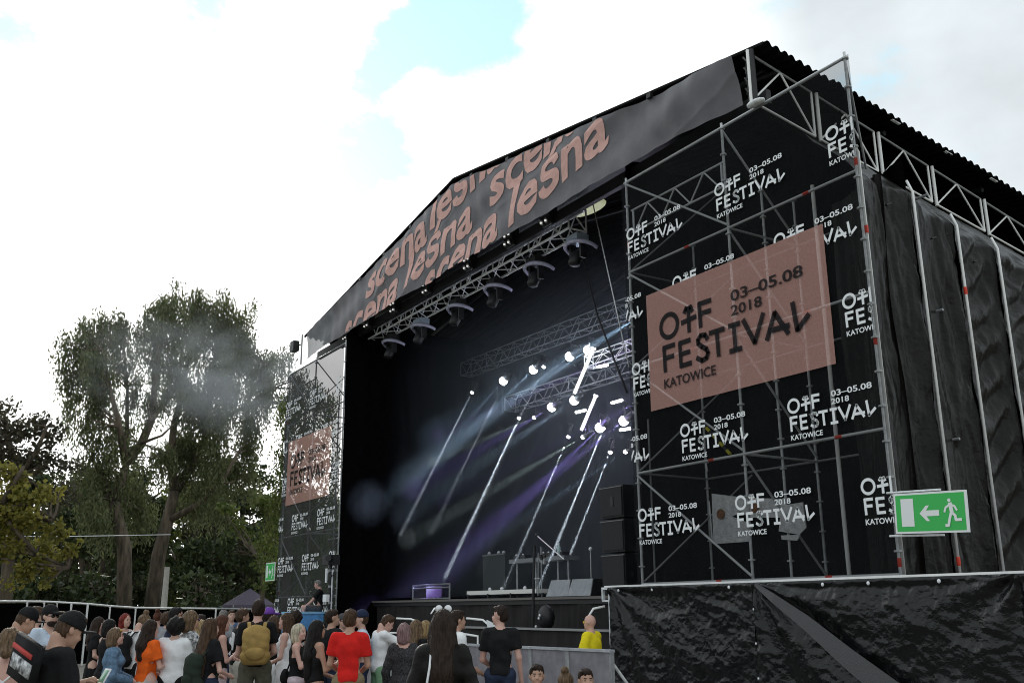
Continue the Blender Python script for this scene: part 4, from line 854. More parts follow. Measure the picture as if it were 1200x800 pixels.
px_tree('willow_tree', 'tall grey green willow leaning right, right one of the big pair', 60, [(176, 706), (186, 650), (196, 610), (205, 575)],
        [[(205, 575), (203, 540), (205, 500), (212, 460), (222, 410), .30], [(205, 575), (225, 545, 1), (240, 510, 1), (246, 470, 1), (252, 420, 1), .28], [(196, 610), (230, 590, -1), (262, 565, -1), (280, 530, -1), .22], [(240, 510), (262, 490, 1), (290, 475, 1), (318, 455), .18], [(240, 510), (235, 470, 2), (232, 430, 2), .14], [(290, 475), (300, 450), (312, 430), .1]],
        [(222, 365, 20, 0), (240, 355, 17, 0), (205, 352, 14, 1), (262, 352, 18, 0), (282, 362, 18, 0), (270, 380, 22, 0), (250, 385, 18, 2), (285, 392, 18, 0), (230, 400, 20, 0), (262, 412, 24, 0), (288, 420, 20, 1), (240, 435, 24, 1), (215, 440, 18, 0), (268, 450, 24, 0), (300, 450, 16, 1), (325, 425, 15, 0), (336, 415, 12, 0), (318, 445, 15, 0), (300, 480, 16, 1), (235, 480, 26, 0), (265, 490, 26, 0), (220, 520, 26, 1), (250, 530, 28, 0), (280, 540, 24, 1), (215, 560, 24, 0), (250, 570, 28, 0), (335, 460, 12, 0), (308, 425, 18, 1), (248, 375, 16, 0), (278, 405, 20, 0), (225, 460, 20, 0), (352, 440, 14, 0), (365, 455, 15, 1), (378, 470, 14, 1), (350, 470, 14, 1), (290, 500, 20, 1)],
        WIL, 1300, (.26, .075), 7, .7, .46)
px_tree('leafy_tree', 'brownish dark leafy tree at the far left behind the yellow green one', 50, [(10, 706), (12, 620), (20, 560)], [[(20, 560), (10, 520), (5, 490), .2], [(20, 560), (40, 530), (55, 500), .18]],
        [(0, 490, 22, 0), (22, 500, 22, 0), (45, 502, 20, 1), (62, 510, 14, 0), (10, 525, 26, 0), (40, 535, 24, 0), (62, 545, 20, 0), (-30, 490, 30, 0), (-25, 540, 30, 0), (70, 575, 22, 1)], BRO, 480, (.20, .12), 0, .1, .3)
px_tree('maple_tree', 'yellow green leafy tree with spreading low branches at the left edge', 30, [(-10, 706), (-8, 640), (-4, 600)], [[(-4, 600), (30, 590), (60, 610), .12], [(-4, 600), (20, 560), (30, 545), .1], [(-4, 600), (40, 650), (80, 665), .08]],
        [(5, 560, 20, 0), (28, 560, 16, 0), (45, 580, 18, 0), (15, 590, 24, 0), (40, 610, 20, 0), (62, 585, 10, 1), (12, 630, 24, 0), (45, 640, 20, 1), (70, 625, 11, 0), (75, 650, 12, 0), (25, 662, 20, 0), (60, 668, 14, 0), (85, 640, 8, 0), (-20, 600, 30, 0), (-25, 650, 30, 0)], YEL, 1400, (.13, .10), 0, .1, .18)
px_tree('light_green_tree', 'light green hanging tree between the willow and the left tower', 44, [(335, 706), (338, 620), (340, 560)], [[(340, 560), (335, 510), (338, 480), .12], [(340, 560), (352, 520), (360, 480), .1]],
        [(335, 480, 14, 0), (340, 505, 16, 0), (330, 530, 15, 0), (338, 560, 16, 0), (326, 575, 12, 0), (330, 600, 14, 0), (352, 470, 14, 1), (360, 500, 16, 1), (318, 620, 14, 2), (365, 540, 18, 1), (330, 640, 12, 1), (372, 510, 16, 1), (385, 530, 16, 1), (360, 580, 18, 1), (385, 580, 18, 1), (350, 620, 18, 1), (378, 630, 18, 1), (390, 480, 12, 1), (345, 665, 16, 1), (375, 675, 16, 1)], LGT, 1300, (.18, .07), 6, .6, .2)
k = 0
for (x, y0, r, D, mm, lab) in ((95, 620, 42, 72, DKG, 'dark bushy tree low behind the yellow green tree'), (40, 690, 30, 60, DKG, 'dark bush behind the fence at the left'), (150, 640, 46, 78, DKG, 'dark broad tree behind the left willow trunk'), (215, 655, 44, 70, DKG, 'dark tree between willow trunk and pole'), (262, 625, 50, 74, BRO, 'dark olive tree behind the leaning willow'), (305, 640, 44, 66, DKG, 'dark tree above the purple tent'), (345, 650, 36, 70, DKG, 'dark tree behind the left mesh'), (385, 600, 40, 85, DKG, 'distant tree showing through the left mesh'), (-40, 650, 60, 62, DKG, 'dark tree beyond the left edge'), (235, 690, 30, 55, DKG, 'low dark shrub beside the concrete pole'), (120, 695, 30, 58, DKG, 'low dark shrub left of the willow trunk'), (62, 570, 40, 74, DKG, 'green tree rising between the yellow green tree and the left willow'), (118, 575, 40, 76, BRO, 'olive tree behind the left willow, higher than the shrubs'), (178, 575, 38, 80, DKG, 'green tree seen between the two willow trunks'), (232, 590, 42, 78, LGT, 'lighter green tree behind the leaning willow'), (285, 570, 40, 76, DKG, 'green tree filling the gap right of the leaning willow'), (318, 600, 34, 72, LGT, 'light green tree beside the left mesh')):
    bl = [(x+r*.9*math.cos(a)*q, y0+r*.62*math.sin(a)*q, r*.42, rng.normal()*2) for a, q in [(rng.random()*6.28, .3+.8*rng.random()) for _ in range(9)]]+[(x, y0+r*.5, r*.5, 0), (x-r*.5, 690, r*.5, 1), (x+r*.5, 690, r*.5, 1), (x, 700, r*.5, 0)]
    px_tree('bushy_tree', lab, D, [(x, 707), (x+3, 680), (x-2, y0+r*.3)], [[(x-2, y0+r*.3), (x+r*.3, y0), .15], [(x-2, y0+r*.3), (x-r*.3, y0-r*.2), .13]], bl, mm, 170, (.34, .22), 0, .1, .25, True)
px_tree('bushy_tree', 'light green bush just left of the left tower', 48, [(308, 707), (308, 690), (308, 670)], [[(308, 670), (300, 650), .08]], [(305, 665, 12, 0), (298, 640, 12, 1), (312, 680, 10, 0), (285, 620, 14, 1), (270, 600, 12, 1)], LGT, 500, (.22, .12), 0, .1, .12)
# wood beyond, reads as one dark mass
WD = empty('far_woodland', (-110, 30, 0)); tag(WD, 'far dark woodland closing the view behind the trees', 'woodland', kind='stuff')
cl = []
for i in range(46):
    y = -60+i*4.2; x = -105-8*rng.random(); h = 9+4*rng.random()
    cl.append(((x, y, h*.5), (3.5, 3.5, h*.62), 900))
wl = leaves('tree_mass', cl, DKG, WD, (1.1, .8), .1); wl['kind'] = 'stuff'
# puff of smoke drifting across the willow
sm = bpy.data.materials.new('drifting smoke'); sm.use_nodes = True; t = sm.node_tree; t.nodes.clear()
so_ = N(t, 'ShaderNodeOutputMaterial'); sv = N(t, 'ShaderNodeVolumePrincipled'); sv.inputs['Color'].default_value = (.92, .95, .97, 1); tcn = N(t, 'ShaderNodeTexCoord')
ln = N(t, 'ShaderNodeVectorMath', operation='LENGTH'); t.links.new(tcn.outputs['Object'], ln.inputs[0]); fall = N(t, 'ShaderNodeMapRange', interpolation_type='SMOOTHSTEP'); t.links.new(ln.outputs['Value'], fall.inputs[0]); fall.inputs[1].default_value = .25; fall.inputs[2].default_value = 1.; fall.inputs[3].default_value = 1.; fall.inputs[4].default_value = 0.
nz = N(t, 'ShaderNodeTexNoise', i_Scale=2.1, i_Detail=4., i_Distortion=1.2); t.links.new(tcn.outputs['Object'], nz.inputs[0]); q = mathn('MULTIPLY_ADD', nz.outputs[0], 5., -2.1, t); q = mathn('MAXIMUM', q, 0., None, t); q = mathn('MULTIPLY', q, fall.outputs[0], None, t); q = mathn('MULTIPLY', q, .16, None, t); t.links.new(q, sv.inputs['Density']); t.links.new(sv.outputs[0], so_.inputs['Volume'])
c = atd(252, 440, 46); so2 = MB().ball((0, 0, 0), 1., 16).build('smoke_puff', sm, None, True, loc=(0, 0, 0)); so2.location = Vector(c.tolist()); so2.scale = (5.0, 7.5, 3.3); tag(so2, 'pale puff of smoke drifting in front of the willows', 'smoke', kind='stuff')
# ------------------------------------------------------------------ people: one skin surface each, grown from tapered limbs
def surfnet(F, lo, h):
    """surface nets: zero level of F (inside < 0) -> verts, quads"""
    s = F < 0; c = s[:-1, :-1, :-1]; cnt = np.zeros(c.shape, np.int8); cor = [(i, j, k) for i in (0, 1) for j in (0, 1) for k in (0, 1)]
    nx, ny, nz = F.shape
    sl = lambda A, o: A[o[0]:nx-1+o[0], o[1]:ny-1+o[1], o[2]:nz-1+o[2]]
    for o in cor: cnt += sl(s, o)
    act = (cnt > 0) & (cnt < 8); idx = -np.ones(act.shape, int); ii = np.argwhere(act); idx[act] = np.arange(len(ii))
    acc = np.zeros((len(ii), 3)); w = np.zeros(len(ii))
    for a in range(8):
        for b in range(a+1, 8):
            oa, ob = cor[a], cor[b]
            if sum(abs(x-y) for x, y in zip(oa, ob)) != 1: continue
            fa = F[ii[:, 0]+oa[0], ii[:, 1]+oa[1], ii[:, 2]+oa[2]]; fb = F[ii[:, 0]+ob[0], ii[:, 1]+ob[1], ii[:, 2]+ob[2]]
            cr_ = (fa < 0) != (fb < 0); t = np.where(cr_, fa/np.where(fa == fb, 1, fa-fb), 0)
            p = np.array(oa)[None]+(np.array(ob)-np.array(oa))[None]*t[:, None]; acc += p*cr_[:, None]; w += cr_
    V = (ii+acc/np.maximum(w, 1)[:, None])*h+np.array(lo); Q = []
    for ax in range(3):
        o = [0, 0, 0]; o[ax] = 1; A = s[:nx-(ax == 0), :ny-(ax == 1), :nz-(ax == 2)]; B = s[o[0]:, o[1]:, o[2]:]
        e = np.argwhere(A != B); u, v = [(1, 2), (2, 0), (0, 1)][ax]
        e = e[(e[:, u] > 0) & (e[:, v] > 0) & (e[:, u] < F.shape[u]-1) & (e[:, v] < F.shape[v]-1)]
        if not len(e): continue
        du = np.zeros(3, int); dv = np.zeros(3, int); du[u] = 1; dv[v] = 1
        g = lambda q: idx[q[:, 0], q[:, 1], q[:, 2]]
        quad = np.stack([g(e-du-dv), g(e-dv), g(e), g(e-du)], 1); fl = ~s[e[:, 0], e[:, 1], e[:, 2]]
        quad[fl] = quad[fl][:, ::-1]; Q.append(quad)
    Q = np.concatenate(Q); return V, Q[(Q >= 0).all(1)]
class SDF:
    def __init__(s, lo, hi, h):
        s.lo = np.array(lo, float); s.h = h; n = np.ceil((np.array(hi)-s.lo)/h).astype(int)+1; s.n = n
        s.ax = [s.lo[i]+np.arange(n[i])*h for i in range(3)]; s.F = np.full(tuple(n), .15, np.float32)
    def _sub(s, a, b, m):
        i0 = np.clip(((np.minimum(a, b)-m-s.lo)/s.h).astype(int), 0, s.n-1); i1 = np.clip(((np.maximum(a, b)+m-s.lo)/s.h).astype(int)+2, 1, s.n)
        return tuple(slice(x, y) for x, y in zip(i0, i1))
    def _mix(s, sl, d, k):
        f = s.F[sl]; hh = np.clip(.5+.5*(f-d)/k, 0, 1); s.F[sl] = f*(1-hh)+d*hh-k*hh*(1-hh)
    def xyz(s, sl): return np.meshgrid(s.ax[0][sl[0]], s.ax[1][sl[1]], s.ax[2][sl[2]], indexing='ij', sparse=True)
    def cap(s, a, b, ra, rb, k=.03, sy=1.):
        a = np.array(a, float); b = np.array(b, float); sl = s._sub(a, b, max(ra, rb)+k+.03)
        if any(q.stop <= q.start for q in sl): return s
        X, Y, Z = s.xyz(sl); d = b-a; L2 = d@d+1e-9
        t = np.clip(((X-a[0])*d[0]+(Y-a[1])*d[1]+(Z-a[2])*d[2])/L2, 0, 1)
        D = np.sqrt((X-a[0]-t*d[0])**2+((Y-a[1]-t*d[1])/sy)**2+(Z-a[2]-t*d[2])**2)-(ra+(rb-ra)*t)
        s._mix(sl, D.astype(np.float32), k); return s
    def ell(s, c, r, k=.03, tilt=0.):
        c = np.array(c, float); r = np.array(r, float); sl = s._sub(c, c, max(r)+k+.03)
        if any(q.stop <= q.start for q in sl): return s
        X, Y, Z = s.xyz(sl); X = X-c[0]; Y = Y-c[1]; Z = Z-c[2]
        q = np.sqrt((X/r[0])**2+(Y/r[1])**2+(Z/r[2])**2); D = (q-1)*min(r)*(.5+.5*q/np.maximum(q, .3))
        s._mix(sl, D.astype(np.float32), k); return s
    def cut(s, fn):
        X, Y, Z = np.meshgrid(*s.ax, indexing='ij', sparse=True); s.F = np.maximum(s.F, np.broadcast_to(fn(X, Y, Z), s.F.shape).astype(np.float32)); return s
    def add(s, fn):
        X, Y, Z = np.meshgrid(*s.ax, indexing='ij', sparse=True); s.F = s.F+np.broadcast_to(fn(X, Y, Z), s.F.shape).astype(np.float32); return s
    def mesh(s): return surfnet(s.F, s.lo, s.h)
POSE = {'down': ((.235, -.03, 1.13), (.25, .06, .88)), 'phone': ((.225, .05, 1.13), (.085, .30, 1.19)), 'fold': ((.24, .05, 1.12), (-.03, .20, 1.14)), 'reach': ((.25, .26, 1.27), (.20, .50, 1.19)),
        'chest': ((.22, .10, 1.14), (.07, .20, 1.34)), 'hip': ((.32, -.06, 1.16), (.17, .06, 1.00)), 'front': ((.225, .03, 1.12), (.11, .26, 1.02)), 'face': ((.22, .16, 1.22), (.07, .22, 1.46)), 'knee': ((.22, .20, 1.16), (.14, .40, .98))}
def rotz(p, a, c=(0, 0)): x, y = p[0]-c[0], p[1]-c[1]; return (c[0]+x*math.cos(a)-y*math.sin(a), c[1]+x*math.sin(a)+y*math.cos(a), p[2])
SKIN = [mat('fair skin', (.56, .35, .27), .5, var=.06), mat('tanned skin', (.46, .27, .19), .5, var=.06), mat('rosy skin', (.60, .36, .29), .5, var=.06)]
def cloth(n, c, **k): return mat('cloth '+n, c, k.pop('rough', .85), var=k.pop('var', .12), vscale=k.pop('vscale', 10.), bump=.5, bscale=14., spec=.2, **k)
CB = cloth('black', (.011, .011, .012), var=.3); CW = cloth('white', (.82, .83, .84), var=.06); CR = cloth('red', (.62, .018, .014)); CN = cloth('navy', (.020, .030, .065)); CD = cloth('denim', (.12, .20, .30), var=.3, vscale=25.); CJ = cloth('dark denim', (.025, .035, .07), var=.3)
CG = cloth('grey', (.30, .31, .33)); CLG = cloth('light grey', (.42, .42, .41)); CO = cloth('orange', (.80, .13, .015)); CGR = cloth('pale green', (.22, .40, .24)); CP = cloth('pale pink', (.62, .52, .56), var=.15); CC = cloth('camouflage', (.26, .25, .19), var=.5, vscale=18., col2=(.09, .09, .06)); CK = cloth('cream', (.62, .60, .52))
CY = cloth('high visibility yellow', (.85, .70, .02)); COY = cloth('orange sleeve', (.75, .30, .02)); CLB = cloth('pale blue', (.50, .58, .68)); CPAT = cloth('black and white pattern', (.03, .03, .03), vscale=22., col2=(.75, .77, .78)); CBL = cloth('slate blue', (.08, .13, .24)); CLE = mat('black leather', (.008, .007, .006), .5, var=.3, bump=.6, bscale=12., spec=.15)
CTEAL = cloth('patterned summer fabric', (.55, .60, .62), vscale=30., col2=(.12, .25, .35)); CLACE = cloth('dark lace', (.016, .016, .018), vscale=60., col2=(.07, .07, .075)); CDG = cloth('dark green', (.022, .032, .024)); CTAN = cloth('tan canvas', (.36, .24, .08), var=.2, vscale=6.); CPU = cloth('purple', (.16, .06, .35)); CSH = cloth('dark grey', (.07, .07, .075))
def hm(n, c): return mat('hair '+n, tuple(x*.72 for x in c), .55, var=.5, vscale=60., bump=.9, bscale=90., stretch=(1, 1, .10), spec=.22)
H = dict(black=hm('black', (.012, .010, .009)), dark=hm('dark brown', (.035, .020, .013)), brown=hm('brown', (.090, .050, .028)), auburn=hm('auburn', (.12, .045, .025)), blonde=hm('blonde', (.42, .29, .14)), plat=hm('platinum', (.72, .64, .48)), dblond=hm('dark blond', (.20, .13, .075)), red=hm('red', (.25, .03, .02)), grey=hm('grey', (.30, .28, .26)), pink=hm('pinkish', (.32, .20, .20)))
EYE = mat('eye dark', (.015, .012, .01), .2); LIP = mat('lips', (.40, .12, .11), .5); SHOE = mat('shoe dark', (.03, .03, .03), .6); SHOEW = mat('shoe white', (.6, .6, .58), .6); GLASS = mat('dark sunglasses', (.008, .008, .009), .12)
def place(o, V, sc): V[:, :] *= sc; return V
NP = [0]
def person(px, d, h, face, label, top=CB, tt='tee', bot=CJ, bt='trousers', hair='dark', hs='short', arms=('down', 'down'), turn=0., nod=0., sex='m', skin=0, cap=None, glasses=False, beard=False, z0=0., sit=False, loc=None, fat=0., neck=0.):
    """face: 0 looks away from the camera, 90 to the right of the picture, 180 at the camera"""
    if loc is None and d >= 9.9 and not sit and hs != 'bald': d *= 1.16; h = 1.75-(1.75-h)*1.12
    NP[0] += 1; rs = np.random.default_rng(100+NP[0])
    if loc is None: p = atd(px, 711, d); loc = (p[0], p[1])
    vdir = math.atan2(loc[1], loc[0]); rz = vdir-R(face)-math.pi/2; sc = h/1.755
    T = empty('person', (loc[0], loc[1], z0), label, 'person')
    hh = .0095 if d < 9.5 else .0115 if d < 12.5 else .014 if d < 15 else .018
    f = 1 if sex == 'm' else 0; shw = .172 if f else .150; hip = .10 if f else .105; wst = .132 if f else .112; fat_ = 1+fat
    zs = -.45 if sit else 0.
    Z = lambda z: z+zs
    def mk(name, s, m, parent=T):
        V, Q = s.mesh()
        if not len(Q): return None
        me = bpy.data.meshes.new(name); V = V*sc; me.vertices.add(len(V)); me.vertices.foreach_set('co', V.ravel()); me.loops.add(4*len(Q)); me.loops.foreach_set('vertex_index', Q.ravel()); me.polygons.add(len(Q)); me.polygons.foreach_set('loop_start', np.arange(0, 4*len(Q), 4)); me.polygons.foreach_set('use_smooth', np.ones(len(Q), bool)); me.update(calc_edges=True)
        me.materials.append(m); o = bpy.data.objects.new(name, me); COL.objects.link(o); o.parent = parent; return o
    # joints
    sh = [(s*shw, -.005, Z(1.425)) for s in (-1, 1)]; el, wr = [], []
    for i, s in enumerate((-1, 1)):
        e, w = POSE[arms[i]]; j = rs.normal(size=3)*.012; el.append((s*(e[0]+.5*(fat*.1)), e[1], Z(e[2])+j[0])); wr.append((s*w[0], w[1]+.05*fat+(.035*i if arms[i] == 'fold' else 0), Z(w[2])+j[1]+(.03*i if arms[i] == 'fold' else 0)))
    hc = (0, .015+.03*nod, Z(1.63)-.02*nod); tw = turn
    def Hd(x, y, z):
        ca_, sa_ = math.cos(nod*.38), math.sin(nod*.38); return rotz((hc[0]+x, hc[1]+y*ca_+(z+.08)*sa_, hc[2]-.08+(z+.08)*ca_-y*sa_), -R(tw), hc[:2])
    st = rs.uniform(.0, .05)
    if sit: hipj = [(s*hip, 0, .50) for s in (-1, 1)]; kn = [(s*.13, .44, .53) for s in (-1, 1)]; an = [(s*.12, .40, .10) for s in (-1, 1)]
    else: hipj = [(s*hip*.95, 0, .93) for s in (-1, 1)]; kn = [(s*(.10+st), .02, .50) for s in (-1, 1)]; an = [(s*(.11+st*1.6), -.02, .09) for s in (-1, 1)]
    body = SDF((-.50, -.30, -.01), (.50, .62, 1.80+zs), hh)
    for i in (0, 1):
        body.cap(hipj[i], kn[i], .083 if f else .086, .055).cap(kn[i], an[i], .052, .037).cap(an[i], (an[i][0], an[i][1]+.15, .035), .040, .032)
        body.cap(sh[i], el[i], .049 if f else .041, .036 if f else .031).cap(el[i], wr[i], .037 if f else .031, .026 if f else .022, .02)
    body.ell((0, 0, Z(.97)), (.165*fat_, .115*fat_, .13)).ell((0, .01*fat, Z(1.13)), (wst*fat_, .092*fat_, .15)).ell((0, 0, Z(1.31)), (.160*(f*.06+.97), .108, .175))
    body.cap((-shw+.03, 0, Z(1.425)), (shw-.03, 0, Z(1.425)), .052, .052, .05).cap((0, -.012, Z(1.44)), (0, .01, Z(1.56)), .056 if f else .047, .052 if f else .045, .03)
    if not f: body.ell((-.065, .085, Z(1.29)), (.06, .055, .06)).ell((.065, .085, Z(1.29)), (.06, .055, .06))
    body.ell(Hd(0, .0, .025), (.076, .094, .100), .02).ell(Hd(0, .035, -.05), (.056, .058, .060), .03)
    body.cap(Hd(0, .090, .015), Hd(0, .104, -.016), .008, .0125, .010).cap(Hd(0, .082, -.055), Hd(0, .086, -.085), .012, .018, .02)
    for s in (-1, 1): body.ell(Hd(s*.078, -.005, .0), (.014, .020, .030), .008); body.ell(Hd(s*.035, .075, -.025), (.022, .018, .022), .02)
    bm_ = []
    for i, s in enumerate((-1, 1)):          # palm, then separate fingers rooted in it
        w = np.array(wr[i]); dd = w-np.array(el[i]); dd /= np.linalg.norm(dd); pe = w+dd*.075
        u = np.cross(dd, (0, 0, 1.)); u = u/(np.linalg.norm(u)+1e-6) if np.linalg.norm(u) > .2 else np.array([0, 1., 0]); 
        body.cap(w-dd*.01, w+dd*.065, .026, .030, .015); cu = np.cross(u, dd)*(-1 if arms[i] != 'down' else 1)
        if cu[2] > 0 and arms[i] != 'down': cu = -cu
        hand = MB(); g_ = .35 if arms[i] in ('down', 'reach', 'front') else .8
        for k2, (o_, L_) in enumerate(((-.024, .066), (-.008, .076), (.009, .072), (.025, .056))):
            a = w+dd*.060+u*o_; b_ = a+dd*L_*.55+cu*.008; c_ = b_+dd*L_*.42*(1-g_)+cu*L_*.5*g_
            hand.path([a, b_, c_, c_+(c_-b_)*.15], [.0088, .0085, .0075, .004], 6)
        th = w+dd*.022-u*.024*s; hand.path([th, th-u*s*.022+dd*.028, th-u*s*.022+dd*.055+cu*.018, th-u*s*.020+dd*.06+cu*.022], [.011, .0105, .0085, .004], 6); bm_.append(hand)
    V, Q = body.mesh(); nv = len(V); AllF = [tuple(q) for q in Q.tolist()]; VV = [V]
    k0 = nv
    for hd in bm_:
        a = np.array([list(map(float, v)) for v in hd.V]); VV.append(a); AllF += [tuple(i+k0 for i in q) for q in hd.F]; k0 += len(a)
    V = np.concatenate(VV)*sc; me = bpy.data.meshes.new('body'); me.from_pydata(V.tolist(), [], AllF); me.polygons.foreach_set('use_smooth', [True]*len(AllF)); me.materials.append(SKIN[skin]); bo = bpy.data.objects.new('body', me); COL.objects.link(bo); bo.parent = T
    # shirt
    ph = rs.random(4)*6
    def folds(a): return lambda X, Yy, Zz: a*(np.sin(X*23+Zz*14+ph[0])*np.sin(Zz*19-Yy*15+ph[1])+.6*np.sin(Zz*38+X*17*np.sin(Zz*5+ph[2])+ph[3]))
    inf = {'tee': .020, 'shirt': .021, 'jacket': .028, 'tank': .011, 'vest': .034, 'strap': .011, 'crop': .012}[tt]; e = inf
    hem = Z({'tee': .93, 'shirt': .88, 'jacket': .90, 'tank': .98, 'vest': .93, 'strap': .95, 'crop': 1.06}[tt])
    s = SDF((-.50, -.32, hem-.04), (.50, .60, Z(1.56)), hh)
    s.ell((0, 0, Z(.97)), (.165*fat_+e, .115*fat_+e, .15)).ell((0, .01*fat, Z(1.13)), ((wst+.012)*fat_+e, .095*fat_+e, .17)).ell((0, 0, Z(1.31)), (.160+e, .110+e, .185))
    if not f: s.ell((-.065, .088, Z(1.29)), (.06+e, .055+e, .06+e)).ell((.065, .088, Z(1.29)), (.06+e, .055+e, .06+e))
    if tt in ('tee', 'shirt', 'jacket', 'vest'):
        s.cap((-shw+.02, 0, Z(1.425)), (shw-.02, 0, Z(1.425)), .056+e*.7, .056+e*.7, .04)
        for i in (0, 1):
            if tt in ('tee', 'vest'):
                m_ = tuple(np.array(sh[i])+(np.array(el[i])-np.array(sh[i]))*.62); s.cap(sh[i], m_, .052+e*.6, .050+e, .025)
            else: s.cap(sh[i], el[i], .050+e*.7, .040+e, .02).cap(el[i], tuple(np.array(wr[i])-(np.array(wr[i])-np.array(el[i]))*.06), .040+e*.9, .028+e*.8, .02)
        if tt in ('tee', 'vest'):
            S0 = [np.array(q) for q in sh]; E0 = [np.array(q) for q in el]
            def cuts(X, Yy, Zz):
                r_ = None
                for i, sg in ((0, -1), (1, 1)):
                    dd = (E0[i]-S0[i])/np.linalg.norm(E0[i]-S0[i]); q = S0[i]+(E0[i]-S0[i])*.66
                    dist = (X-q[0])*dd[0]+(Yy-q[1])*dd[1]+(Zz-q[2])*dd[2]; away = (sg*X-(abs(q[0])-.085)); v_ = np.minimum(dist, away); r_ = v_ if r_ is None else np.maximum(r_, v_)
                return r_
            s.cut(cuts)
        s.cut(lambda X, Yy, Zz: np.minimum(.070+neck-np.sqrt(X**2+(Yy-.012-neck*.2)**2), Zz-Z(1.435)+neck*.6+.25*Yy))
    elif tt == 'tank': s.cap((-.10, 0, Z(1.42)), (.10, 0, Z(1.42)), .058, .058, .03).cut(lambda X, Yy, Zz: .085-np.sqrt(X**2+(Yy-.02)**2+((Zz-Z(1.52))*.8)**2)).cut(lambda X, Yy, Zz: np.minimum(np.abs(X)-.135, Zz-Z(1.28)))
    else: s.cut(lambda X, Yy, Zz: Zz-Z(1.30)-.35*Yy)
    s.add(folds(.0042 if tt != 'jacket' else .006)).cut(lambda X, Yy, Zz: hem-Zz+.012*np.sin(X*20+ph[1]))
    mk({'jacket': 'jacket', 'tee': 't_shirt', 'tank': 'tank_top', 'shirt': 'shirt', 'vest': 'vest', 'strap': 'strap_top', 'crop': 'crop_top'}[tt], s, top)
    if tt == 'strap':
        for a, b_ in (((-.10, -.09, 1.42), (.07, -.125, 1.26)), ((.10, -.09, 1.42), (-.07, -.125, 1.26)), ((-.10, -.09, 1.42), (-.09, .09, 1.36)), ((.10, -.09, 1.42), (.09, .09, 1.36))):
            MB().tube(np.array(a)*sc, np.array(b_)*sc, .007).build('shoulder_strap', CW, None).parent = T
    # lower clothing
    if bt in ('trousers', 'shorts'):
        zc = .0 if bt == 'trousers' else .50
        s = SDF((-.32, -.22, 0), (.32, .62, Z(1.05)), hh); w2 = .014 if bt == 'trousers' else .026
        s.ell((0, 0, Z(.96)), (.165*fat_+.012, .115*fat_+.012, .13))
        for i in (0, 1):
            s.cap(hipj[i], kn[i], .086+w2, .060+w2)
            if bt == 'trousers': s.cap(kn[i], an[i], .060+w2*.8, .048+w2*.6)
        s.cut(lambda X, Yy, Zz: (.07 if bt == 'trousers' else zc)-Zz+0*X) if not (sit and bt == 'shorts') else s.cut(lambda X, Yy, Zz: Yy-.36+0*X)
        s.add(folds(.004)); s.cut(lambda X, Yy, Zz: Zz-Z(1.03)+0*X); mk(bt, s, bot)
    else:
        zl = {'skirt': .55, 'mini': .62, 'long': .14}[bt]; s = SDF((-.42, -.36, zl-.04), (.42, .36, 1.08), hh)
        fl_ = {'skirt': .055, 'mini': .035, 'long': .12}[bt]
        X, Yy, Zz = np.meshgrid(*s.ax, indexing='ij', sparse=True); t = np.clip((1.04-Zz)/(1.04-zl), 0, 1)
        rx = (wst+.02)*fat_+.05*np.minimum(t*4, 1)+fl_*t; th = np.arctan2(Yy, X); q = np.sqrt((X/rx)**2+(Yy/(rx*.76))**2)
        s.F = np.broadcast_to((q-1)*rx*.8+.010*t*np.sin(th*13+ph[0]), s.F.shape).astype(np.float32).copy(); s.cut(lambda X, Yy, Zz: np.maximum(zl-Zz, Zz-1.045)+0*X); mk('skirt', s, bot)
    for i in (0, 1):
        s = SDF((an[i][0]-.09, an[i][1]-.12, -.01), (an[i][0]+.09, an[i][1]+.26, .15), .018); s.cap((an[i][0], an[i][1]-.02, .045), (an[i][0], an[i][1]+.16, .038), .050, .042).cap(an[i], an[i], .05, .05); s.cut(lambda X, Yy, Zz: np.maximum(.004-Zz, Zz-.115)+0*X); mk('shoe', s, SHOE if rs.random() < .6 else SHOEW)
    # hair
    hl = hh*.85
    if hs != 'bald' and not (cap and hs == 'short' and False):
        s = SDF((-.24, -.30, Z(.98) if hs == 'verylong' else Z(1.15)), (.24, .24, Z(1.85)), hl)
        if hs == 'short': s.ell(Hd(0, -.014, .045), (.083, .098, .094), .02).ell(Hd(0, -.03, -.01), (.078, .075, .07), .02).ell(Hd(0, .03, .098), (.062, .055, .030), .02)
        else:
            s.ell(Hd(0, -.014, .040), (.085, .101, .096), .02)
            if hs in ('long', 'verylong'):
                L = .30 if hs == 'long' else .52
                s.cap(Hd(0, -.055, -.02), Hd(0, -.11, -.05-L*.55), .092, .098, .04, .8).cap(Hd(0, -.11, -.05-L*.55), Hd(.01, -.125, -.06-L), .098, .062, .04, .6)
                for q in (-1, 1): s.cap(Hd(q*.075, .0, -.0), Hd(q*.10, -.02, -.12-L*.35), .032, .034, .03)
            elif hs == 'bob': s.cap(Hd(0, -.035, -.0), Hd(0, -.045, -.085), .095, .088, .03)
            elif hs == 'bun': s.ell(Hd(0, -.125, -.065), (.052, .046, .050), .008).ell(Hd(0, -.05, -.02), (.078, .07, .07), .03)
            elif hs == 'topbun': s.ell(Hd(0, -.05, .155), (.048, .046, .042), .012)
            elif hs == 'curly': s.ell(Hd(0, -.03, .02), (.125, .12, .13), .03)
        c0 = Hd(0, .112, -.035); c1 = Hd(0, .10, .0); fr = Hd(0, 1, 0); fx, fy = fr[0]-hc[0], fr[1]-hc[1]; n_ = math.hypot(fx, fy); fx /= n_; fy /= n_
        face_r = .083 if hs != 'curly' else .09
        s.cut(lambda X, Yy, Zz: face_r-np.sqrt((X-c0[0])**2+(Yy-c0[1])**2+((Zz-c0[2])*.78)**2))
